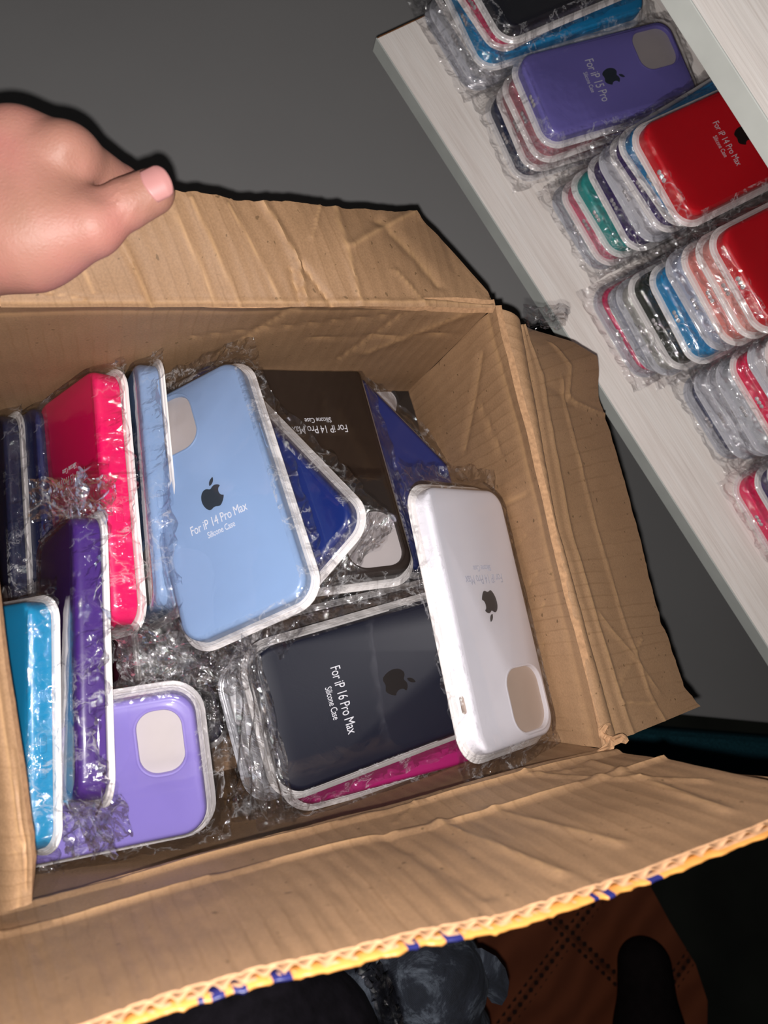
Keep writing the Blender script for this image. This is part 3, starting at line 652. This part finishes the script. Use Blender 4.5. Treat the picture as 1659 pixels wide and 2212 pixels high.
PK = [-0.7277, 0.298, 0.6178, 0.1714, 0.9511, -0.2569, -0.1892, -0.0011, 0.498]
def shifted(v, dx, dy, dz): w_ = list(v); w_[6] += dx; w_[7] += dy; w_[8] += dz; return w_
pack(camM(shifted(PK, -.052, .018, .03)), (24, 38, 92), 'navy blue phone case on edge at the far left, beside the hot pink one', IN, seed=5)
pack(camM(shifted(PK, -.076, .022, .035)), (22, 30, 60), 'dark navy phone case on edge, half cut off by the left picture border', IN, seed=0)
pack(camM(shifted(PK, -.018, .105, .075)), (96, 26, 52), 'burgundy phone case deep between the hot pink and lilac ones', IN, seed=1, crumple=1.8, film=FILM_CR)
pack(bpose((420, 1450), (300, -40), .60, .0), (52, 40, 36), 'dark brown phone case deep under crumpled film, between the lilac and light blue ones', IN, seed=2, crumple=2.0, film=FILM_CR)
pack(bpose((300, 1330), (40, 400), .62, .0), (70, 30, 50), 'dark plum phone case lying at the bottom of the box below the burgundy one', IN, seed=3, crumple=1.8)
pack(bpose((230, 1500), (-400, 30), .60, .0), (40, 40, 60), 'slate phone case at the bottom of the box under the lilac one', IN, seed=4)

def bunched(name, label, A, B, C, D, nu, nv, amp, f, seed, mat):
    V = []; F = []
    for j in range(nv + 1):
        for i in range(nu + 1):
            p = lerp(lerp(A, B, i / nu), lerp(D, C, i / nu), j / nv); q = Vector((i / nu * f * .9, j / nv * f * .45 + seed, seed * 1.7)); e_ = math.sin(math.pi * i / nu) ** .4 * math.sin(math.pi * j / nv) ** .4
            r_ = 1 - 2 * abs(noise.noise(q)); r2_ = 1 - 2 * abs(noise.noise(q * 2.6)); p = p + BUP * amp * (.9 * r_ + .55 * r2_ + .6 * noise.noise(q * .5)) + RW @ np.array([noise.noise(q * 1.4 + Vector((7, 0, 0))), noise.noise(q * 1.4 + Vector((0, 7, 0))), 0]) * amp * .7
            V.append(p)
    for j in range(nv):
        for i in range(nu): a_ = j * (nu + 1) + i; F.append((a_, a_ + 1, a_ + nu + 2, a_ + nu + 1))
    o = link(name, mesh(V, F, False), None, [mat]); tag(o, label, 'plastic film', 'crumpled film inside the box'); return o
FB = film_mat('bunched_film', (.93, .93, .935), .010, 60, 1.0, .065, 34.0, .06, .6)
bunched('crumpled_film', 'crumpled clear film bunched at the left end of the very dark navy case', PB(520, 1372, .440), PB(566, 1420, .448), PB(640, 1770, .462), PB(500, 1765, .480), 26, 70, .0055, 6, 1, FB)
bunched('crumpled_film', 'dark see-through crumpled film between the lilac and light blue cases', PB(252, 1352, .470), PB(560, 1392, .460), PB(530, 1500, .475), PB(250, 1490, .475), 60, 30, .0070, 7, 5, FB)
bunched('crumpled_film', 'small crumple of clear film at the bottom end of the purple case', PB(140, 1720, .418), PB(262, 1716, .424), PB(282, 1800, .436), PB(190, 1842, .440), 26, 22, .0045, 4, 9, FB)
bunched('crumpled_film', 'crumple of clear film at the right corner of the royal blue case', PB(786, 1098, .425), PB(850, 1130, .432), PB(830, 1166, .436), PB(690, 1290, .446), 34, 16, .0032, 5, 12, FB)
bunched('crumpled_film', 'wrinkled clear film over the top end of the purple case', PB(60, 1040, .430), PB(252, 1030, .432), PB(240, 1120, .425), PB(60, 1130, .428), 44, 18, .0045, 5, 15, FB)
#@@SHELF

# ------------------------------------------------------------------ stacks on the shelf
PIT = .0134
SHN = ['', '']
ORD = ['topmost', 'second from the top', 'third from the top', 'fourth from the top', 'fifth from the top', 'sixth from the top', 'seventh from the top', 'eighth from the top', 'ninth from the top', 'tenth from the top', 'lowest']
def stack(px, py, yaw, items, where, group, seed, lean=(0.0, 0.0)):
    """px,py: pixel of the front end of the lowest tray on the shelf; items from the bottom up: (colour, colour word, model, options, dx, dy, dyaw)"""
    base = PS(px, py, SH); n = len(items); random.seed(seed)
    z = CAM_Z - SH + .0004
    for k, it in enumerate(items):
        col, word, model, opt, dx, dy, dyaw = it
        w, l = MODELS[model][:2]; sc_ = opt.pop('scale', 1.0)
        a = math.radians(yaw + dyaw); Y = INW * math.cos(a) + EDGE * math.sin(a); X = np.cross(Y, WUP)
        pos = base + EDGE * (dx + lean[0] * k) + INW * (dy + lean[1] * k) + Y * (l + .0052) * sc_
        pos[2] = z
        lab = '%s phone case, %s of the %s' % (word, 'lowest' if k == 0 else ORD[n - 1 - k], where)
        pack(frame(pos, X, Y, WUP), col, lab, group, model=model, scale=sc_, seed=seed + k, ports=opt.pop('ports', 'dots'), margins=(.009, .005), **opt)
        z += PIT * sc_
W_ = (222, 222, 228)
stack(948, 118, 2, [(W_, 'milky white', 'max', dict(tray=CLEAR_TRAY), 0, .004, 1), ((214, 214, 216), 'pale grey', 'max', dict(tray=CLEAR_TRAY), .004, .002, 0), ((60, 66, 70), 'charcoal', 'max', {}, -.004, .006, -2),
    ((28, 150, 205), 'cyan', 'max', {}, .004, .000, 6), ((226, 60, 110), 'raspberry pink', 'max', {}, .002, .004, -3), ((14, 18, 32), 'near-black navy', 'max', {}, .004, .006, 1)],
    'stack at the shelf end', 'phone cases in the stack at the end of the shelf', 10, lean=(.001, 0))
stack(1074, 312, 9, [((20, 40, 78), 'navy blue', 'pro', {}, .0, .0, 0), ((190, 120, 128), 'dusty rose', 'pro', {}, .0, .006, 2), ((206, 130, 140), 'old pink', 'pro', {}, .002, .007, -1),
    ((128, 120, 196), 'lilac', 'pro', dict(text='For iP 15 Pro', logo=LOGO_GREY, ly=.002, ty=-.018), -.002, .012, 2)],
    'lilac-topped stack', 'phone cases in the lilac-topped stack', 20)
stack(1228, 510, 2, [((200, 208, 216), 'clear pale blue', 'pro', dict(tray=CLEAR_TRAY, thin=True), 0, 0, 0), ((232, 110, 140), 'salmon pink', 'pro', {}, .001, .001, 1), ((40, 160, 155), 'teal green', 'pro', {}, .0, .004, 0),
    ((52, 24, 100), 'dark violet', 'max', {}, -.001, .014, 3), ((224, 222, 226), 'off-white', 'max', dict(tray=CLEAR_TRAY), -.001, .018, 1), ((64, 34, 112), 'violet', 'max', {}, -.001, .022, -2), ((32, 140, 196), 'bright blue', 'max', {}, .0, .022, -4),
    ((214, 10, 30), 'red', 'max', dict(text='For iP 14 Pro Max', logo=LOGO_DARK, ly=.0, ty=-.022), .002, .020, 2)],
    'stack topped by lettered red', 'phone cases in the first red-topped stack', 30, lean=(.0019, .0))
stack(1320, 735, 3, [((250, 30, 110), 'hot pink edged clear', 'max', dict(tray=CLEAR_TRAY, thin=True), 0, .0, 0), ((196, 200, 214), 'pale blue clear', 'pro', dict(tray=CLEAR_TRAY), .002, .004, 1), ((200, 198, 190), 'ivory', 'max', dict(tray=CLEAR_TRAY), .004, .002, 2), ((40, 48, 38), 'dark olive', 'max', {}, .004, .006, 1),
    ((36, 150, 206), 'sky blue', 'max', dict(), .006, .016, 3), ((190, 196, 214), 'milky blue', 'max', dict(tray=CLEAR_TRAY), .004, .026, 0), ((244, 150, 140), 'peach', 'max', {}, .004, .030, 2), ((246, 170, 160), 'pale peach', 'max', {}, .004, .034, 1),
    ((212, 12, 32), 'crimson', 'max', {}, .004, .036, 1)],
    'stack topped by plain crimson', 'phone cases in the second red-topped stack', 40, lean=(.0018, .0))
stack(1512, 922, 1, [((52, 60, 98), 'slate blue edged clear', 'pro', dict(tray=CLEAR_TRAY, thin=True), 0, 0, 0), ((216, 216, 222), 'milky white', 'max', dict(tray=CLEAR_TRAY), .0, .003, 1), ((222, 222, 226), 'frosted white', 'max', dict(tray=CLEAR_TRAY), .002, .006, -1), ((210, 212, 216), 'translucent white', 'max', dict(tray=CLEAR_TRAY), .0, .004, 2),
    ((250, 20, 90), 'hot pink', 'max', {}, -.002, .010, 1), ((226, 224, 226), 'off-white', 'max', dict(tray=CLEAR_TRAY), -.002, .018, 0), ((200, 20, 40), 'deep red', 'max', {}, .0, .022, 1)],
    'stack topped by deep red', 'phone cases in the third red-topped stack', 50, lean=(.001, .0))
stack(1612, 1138, 2, [((250, 20, 100), 'hot pink', 'pro', {}, 0, .004, 0), ((62, 52, 110), 'indigo', 'pro', {}, .002, .016, 1), ((214, 216, 222), 'pale grey', 'pro', dict(tray=CLEAR_TRAY), .0, .020, 1), ((24, 60, 150), 'cobalt blue', 'pro', {}, .0, .022, 1), ((216, 216, 222), 'milky white', 'pro', dict(tray=CLEAR_TRAY), .0, .032, 1)],
    'last stack down the shelf', 'phone cases in the cobalt and pink stack', 60)
#@@PERSON

# ------------------------------------------------------------------ the person holding the box
def smin(a, b, k): h = np.maximum(k - np.abs(a - b), 0) / k; return np.minimum(a, b) - h * h * k * .25
def cone(P_, a, b, r1, r2):
    a, b = np.array(a), np.array(b); ab = b - a; t = np.clip(((P_ - a) @ ab) / (ab @ ab), 0, 1); return np.linalg.norm(P_ - a - t[..., None] * ab, axis=-1) - (r1 + (r2 - r1) * t)
def nets(fn, lo_, hi_, h):
    lo_, hi_ = np.array(lo_), np.array(hi_); n = np.ceil((hi_ - lo_) / h).astype(int) + 1
    g = np.stack(np.meshgrid(*[lo_[i] + h * np.arange(n[i]) for i in range(3)], indexing='ij'), -1); F_ = fn(g); S = F_ < 0
    c = tuple(n - 1); acc = np.zeros(c + (3,)); cnt = np.zeros(c)
    idx = np.stack(np.meshgrid(*[np.arange(k) for k in c], indexing='ij'), -1)
    corners = [(i, j, k) for i in (0, 1) for j in (0, 1) for k in (0, 1)]
    def sub(A, o): return A[o[0]:o[0] + c[0], o[1]:o[1] + c[1], o[2]:o[2] + c[2]]
    for a in corners:
        for ax in range(3):
            if a[ax] == 0:
                b = list(a); b[ax] = 1; fa, fb = sub(F_, a), sub(F_, b); m = (fa < 0) != (fb < 0)
                t = np.where(m, fa / np.where(m, fa - fb, 1), 0); p = np.array(a, float)[None, None, None] + np.zeros(c + (3,)); p[..., ax] += t
                acc += np.where(m[..., None], p, 0); cnt += m
    act = cnt > 0; vid = -np.ones(c, int); vid[act] = np.arange(act.sum())
    V = lo_ + h * (idx[act] + acc[act] / cnt[act][:, None]); Q = []
    for ax in range(3):
        u, v = [(1, 2), (2, 0), (0, 1)][ax]
        A = S.take(range(n[ax] - 1), ax); B = S.take(range(1, n[ax]), ax); m = A != B; ii = np.argwhere(m)
        for p in ii:
            if p[u] < 1 or p[v] < 1 or p[u] >= c[u] + 0 or p[v] >= c[v] + 0: continue
            q = []
            for du, dv in ((-1, -1), (0, -1), (0, 0), (-1, 0)):
                r = p.copy(); r[u] += du; r[v] += dv; q.append(vid[tuple(r)])
            if min(q) < 0: continue
            Q.append(q if A[tuple(p)] else q[::-1])
    return V, Q
def cam3(x, y, z): return ray(x, y) * z
pe = empty('person', Matrix.Translation(Vector(PS(1390, 2060, CAM_Z)))); tag(pe, 'seated person in dark jeans whose left hand pulls up the back flap of the box', 'person')
bpy.context.view_layer.update(); PINV = pe.matrix_world.inverted()
def onperson(o): o.matrix_parent_inverse = PINV; return o

sk = NT('skin'); tcs = sk.n('ShaderNodeTexCoord'); s1 = sk.n('ShaderNodeTexNoise', Scale=22.0, Detail=4.0); sk.l(tcs.outputs['Object'], s1.inputs['Vector'])
s2 = sk.n('ShaderNodeTexNoise', Scale=420.0, Detail=3.0); sk.l(tcs.outputs['Object'], s2.inputs['Vector'])
sk.l(sk.ramp(s1.outputs[0], [(.3, (.34, .165, .115, 1)), (.5, (.40, .185, .14, 1)), (.72, (.47, .185, .155, 1))]), sk.b.inputs['Base Color'])
sk.b.inputs['Roughness'].default_value = .55; sk.b.inputs['Subsurface Weight'].default_value = .18; sk.b.inputs['Subsurface Radius'].default_value = (.01, .004, .002); sk.b.inputs['Subsurface Scale'].default_value = .5
s3 = sk.n('ShaderNodeTexVoronoi', Scale=520.0, _feature='DISTANCE_TO_EDGE'); sk.l(tcs.outputs['Object'], s3.inputs['Vector'])
sk.bump(sk.math('ADD', s2.outputs[0], sk.math('MULTIPLY', s3.outputs[0], 1.2)), .28, .0005)
HZ = .0
hp = dict(
 wrist=(-190, 430, .352), fore=(-560, 400, .352), elb=(-900, 420, .40),
 imcp=(148, 336, .350), ipip=(262, 402, .383), idip=(258, 455, .3905), itip=(215, 498, .392),
 mmcp=(42, 306, .350), mpip=(150, 372, .388), mdip=(160, 445, .3925), mtip=(120, 500, .393),
 rmcp=(-55, 300, .353), rpip=(40, 372, .388), rdip=(62, 440, .3925), rtip=(30, 500, .393),
 pmcp=(-140, 322, .356), ppip=(-52, 380, .388), pdip=(-36, 440, .3925), ptip=(-60, 490, .393),
 tcmc=(-80, 515, .352), tmid=(66, 520, .350), tmcp=(196, 488, .347), tip_=(272, 442, .351), tend=(328, 415, .3535))
hp = {k: cam3(*v) for k, v in hp.items()}
def hand(P_):
    d = cone(P_, hp['elb'], hp['fore'], .040, .034); d = smin(d, cone(P_, hp['fore'], hp['wrist'], .034, .027), .02)
    for f, r in (('i', .0140), ('m', .0142), ('r', .0138), ('p', .0125)): d = smin(d, cone(P_, hp['wrist'], hp[f + 'mcp'], .022, r), .016)
    d = smin(d, cone(P_, cam3(-60, 430, .352), cam3(70, 430, .351), .0235, .0215), .014)
    d = smin(d, cone(P_, hp['wrist'], hp['tcmc'], .024, .022), .02)
    d = smin(d, cone(P_, hp['tcmc'], hp['tmid'], .0215, .0190), .02); d = smin(d, cone(P_, hp['tmid'], hp['tmcp'], .0190, .0138), .014)
    for f, r in (('i', .0098), ('m', .0100), ('r', .0094), ('p', .0084)):
        g = cone(P_, hp[f + 'mcp'], hp[f + 'pip'], r * 1.28, r); g = smin(g, cone(P_, hp[f + 'pip'], hp[f + 'dip'], r * .98, r * .86), .003); g = smin(g, cone(P_, hp[f + 'dip'], hp[f + 'tip'], r * .84, r * .72), .003)
        d = smin(d, g, .0045)
    t_ = cone(P_, hp['tmcp'], hp['tip_'], .0122, .0104); t_ = smin(t_, cone(P_, hp['tip_'], hp['tend'], .0113, .0103), .002)
    d = smin(d, t_, .005)
    for f, r in (('i', .0075), ('m', .0080)):      # knuckle bumps and tendons
        k_ = hp[f + 'mcp'] - np.array([0, 0, .0085]); d = smin(d, np.linalg.norm(P_ - k_, axis=-1) - r, .008)
        d = smin(d, cone(P_, k_ + np.array([0, 0, .002]), hp['wrist'] - np.array([-.02, 0, .017]), .0042, .003), .007)
    wr_ = (P_ - hp['tip_']) @ ((hp['tend'] - hp['tip_']) / np.linalg.norm(hp['tend'] - hp['tip_']))      # creases over the thumb joint
    near = np.exp(-(np.linalg.norm(P_ - hp['tip_'] + np.array([0, 0, .008]), axis=-1) / .010) ** 2)
    d = d + near * .00055 * np.cos(wr_ / .0024 * 2 * np.pi)
    wb_ = cone(P_, cam3(214, 404, .334), cam3(176, 346, .336), .0012, .0008); d = np.maximum(d, -smin(wb_, wb_ + .001, .001)) if False else d + .0022 * np.exp(-(np.maximum(wb_, 0) / .004) ** 2)
    return d
pts_ = np.array(list(hp.values())); V, Q = nets(hand, [-.335, pts_[:, 1].min() - .045, .305], [pts_[:, 0].max() + .02, pts_[:, 1].max() + .04, .42], .0015)
hm = mesh([W(v) for v in V], Q); bm = bmesh.new(); bm.from_mesh(hm); bmesh.ops.recalc_face_normals(bm, faces=bm.faces); bmesh.ops.smooth_vert(bm, verts=bm.verts, factor=.5, use_axis_x=True, use_axis_y=True, use_axis_z=True); bm.to_mesh(hm); bm.free()
ho = onperson(link('left_hand', hm, pe, [sk.m])); ho['label'] = 'bare left hand gripping the box flap, thumb on top'
# thumbnail, curved plate sitting on the end of the thumb
a, b = hp['tip_'], hp['tend']; ax = (b - a) / np.linalg.norm(b - a); vw = -b / np.linalg.norm(b); sd = np.cross(ax, vw); sd /= np.linalg.norm(sd); nn = np.cross(sd, ax); nn = nn * .93 + sd * -.30; nn /= np.linalg.norm(nn); sd = np.cross(ax, nn)
V = []; F = []; NU, NV = 12, 12
for j in range(NV + 1):
    for i in range(NU + 1):
        th = (i / NU - .5) * 1.55; q = j / NV; yy = -.0030 + .0120 * q; edge = (abs(i / NU - .5) * 2)
        yy = yy - .0024 * edge ** 2.5 * (q ** 2) + .0016 * edge ** 2 * (1 - q) * 1.2
        rr = .0103 + .00035 - .0012 * max(0, q - .75) * 2
        V.append(b + ax * yy + nn * rr * math.cos(th) * .98 + sd * rr * math.sin(th))
for j in range(NV):
    for i in range(NU): a_ = j * (NU + 1) + i; F.append((a_, a_ + 1, a_ + NU + 2, a_ + NU + 1))
nm = mesh([W(v) for v in V], F); no = link('thumbnail', nm, ho, [plain('nail', (.46, .215, .20, 1), .42, .4, .04, 60)]); so = no.modifiers.new('s', 'SOLIDIFY'); so.thickness = .0006; so.offset = 0
no['label'] = 'glossy pale pink thumbnail'

# jeans, dark top, shoe
jn = NT('dark_denim'); tcj = jn.n('ShaderNodeTexCoord'); j1 = jn.n('ShaderNodeTexNoise', Scale=16.0, Detail=9.0, Roughness=.72, Distortion=1.6); jn.l(tcj.outputs['Object'], j1.inputs['Vector'])
j2 = jn.n('ShaderNodeTexWave', Scale=260.0, Distortion=1.0); jn.l(tcj.outputs['Object'], j2.inputs['Vector'])
jc = jn.ramp(j1.outputs[0], [(.38, (.008, .010, .016, 1)), (.52, (.024, .030, .046, 1)), (.66, (.22, .26, .32, 1))]); jn.l(jn.mix(.25, jc, jn.ramp(j2.outputs[0], [(0, (.008, .010, .016, 1)), (1, (.05, .06, .08, 1))])), jn.b.inputs['Base Color'])
jn.b.inputs['Roughness'].default_value = .85; jn.bump(j1.outputs[0], .8, .004)
jp = [cam3(760, 1850, .76), cam3(880, 2120, .70), cam3(985, 2420, .78), cam3(1050, 2750, .95)]
def jeans(P_):
    d = cone(P_, jp[0], jp[1], .066, .062); d = smin(d, cone(P_, jp[1], jp[2], .062, .052), .03); d = smin(d, cone(P_, jp[2], jp[3], .052, .050), .03)
    u = P_ @ np.array([.4, 1.0, .2]); return d + .0030 * np.sin(u * 90 + 3 * np.sin(P_[..., 0] * 30)) + .0012 * np.sin(u * 260 + 60 * P_[..., 0])
pj = np.array(jp); V, Q = nets(jeans, pj.min(0) - .09, pj.max(0) + .08, .006)
onperson(link('jeans_leg', mesh([W(v) for v in V], Q), pe, [jn.m]))
# pocket tab of the jeans
tabp = [(1008, 2050), (1040, 2048), (1072, 2066), (1092, 2092), (1100, 2122), (1096, 2152), (1084, 2172), (1062, 2166), (1044, 2140), (1022, 2110), (1008, 2080)]
V = [cam3(x, y, .70) for x, y in tabp] + [cam3(x, y, .712) for x, y in tabp]; c0 = len(V); V += [cam3(1055, 2108, .694)]; n = len(tabp)
F = [(i, (i + 1) % n, c0) for i in range(n)] + [(i, n + i, n + (i + 1) % n, (i + 1) % n) for i in range(n)] + [tuple(range(n, 2 * n))]
tbm = mesh([W(v) for v in V], F, False); bm = bmesh.new(); bm.from_mesh(tbm); bmesh.ops.subdivide_edges(bm, edges=[e_ for e_ in bm.edges if c0 in (e_.verts[0].index, e_.verts[1].index)], cuts=4, use_grid_fill=True); bmesh.ops.recalc_face_normals(bm, faces=bm.faces); bm.to_mesh(tbm); bm.free()
tb_ = onperson(link('denim_tab', tbm, pe, [jn.m])); tb_['label'] = 'worn blue-black denim tab with stitched edge'
V = []; F = []
for k in range(n - 1):
    pass
def ribbon(pts, wid, z, up=(0, 0, 1), th=.0008, wav=0.0, m=24, seed=0):
    V = []; F = []; P_ = [np.array(cam3(x, y, zz)) for x, y, zz in pts]
    for i in range(m + 1):
        t = i / m * (len(P_) - 1); k = min(int(t), len(P_) - 2); p = lerp(P_[k], P_[k + 1], t - k); dr = P_[k + 1] - P_[k]; dr /= np.linalg.norm(dr); s_ = np.cross(dr, [0, 0, 1.]); s_ /= np.linalg.norm(s_)
        for j in range(7):
            q = j / 6 - .5; V.append(W(p + s_ * q * wid * (1 + .25 * noise.noise(Vector((i * .5, seed, 0)))) + np.array([0, 0, 1]) * wav * noise.noise(Vector((i * .6, j * .9, seed)))))
    for i in range(m):
        for j in range(6): a_ = i * 7 + j; F.append((a_, a_ + 1, a_ + 8, a_ + 7))
    return mesh(V, F, False)
dk = plain('black_cloth', (.012, .010, .014, 1), .9, .15, .4, 80, bump=.5)
tp = [cam3(120, 2420, .60), cam3(480, 2380, .60), cam3(760, 2440, .62)]
def top(P_):
    d = smin(cone(P_, tp[0], tp[1], .14, .125), cone(P_, tp[1], tp[2], .125, .065), .04); return d + .003 * np.sin(P_[..., 0] * 70 + P_[..., 1] * 30)
pj = np.array(tp); V, Q = nets(top, pj.min(0) - .16, pj.max(0) + .15, .010)
onperson(link('dark_top', mesh([W(v) for v in V], Q), pe, [dk]))
stp = link('plastic_strip', ribbon([(735, 2040, .43), (790, 2075, .435), (822, 2130, .44), (845, 2210, .45), (860, 2320, .46)], .014, 0, wav=.010, seed=4, m=40), None, [film_mat('grey_film', (.55, .53, .55), .22, 260, 1.0, .12)])
tag(stp, 'crumpled translucent grey plastic strip hanging below the front flap', 'plastic strip')
sx = [PS(1392, 2085, CAM_Z - .045), PS(1404, 2240, CAM_Z - .05), PS(1418, 2480, CAM_Z - .055), PS(1430, 2620, CAM_Z - .06)]
def shoe(P_):
    Q_ = P_ * np.array([1, 1, 1.0]); d = smin(cone(Q_, sx[0], sx[1], .042, .050), cone(Q_, sx[1], sx[2], .050, .040), .03); d = smin(d, cone(Q_, sx[2], sx[3], .040, .042), .02)
    return np.maximum(d, .0045 - P_[..., 2])
ps = np.array(sx); V, Q = nets(shoe, [*(ps.min(0)[:2] - .07), -.004], [*(ps.max(0)[:2] + .07), .12], .005)
onperson(link('shoe', mesh(V, Q), pe, [plain('black_rubber', (.012, .009, .009, 1), .95, .05, .2, 60)]))
# scrap of clear film caught behind the box corner
V = []; F = []
for j in range(13):
    for i in range(13):
        p = PB(1130 + i * 8, 655 + j * 4.5 + (1 - abs(i - 6) / 9) * 6, .415) ; q = Vector((i * .35, j * .4, 4)); V.append(p + np.array([noise.noise(q), noise.noise(q + Vector((9, 0, 0))), 1.6 * noise.noise(q + Vector((0, 9, 0)))]) * .004 * (.4 + i / 8))
for j in range(12):
    for i in range(12): a_ = j * 13 + i; F.append((a_, a_ + 1, a_ + 14, a_ + 13))
fs = link('film_scrap', mesh(V, F, False), None, [film_mat('smoky_film', (.86, .86, .87), .05, 60, 1.0, .08)]); tag(fs, 'torn scrap of clear film sticking out beside the back right box corner', 'film scrap')
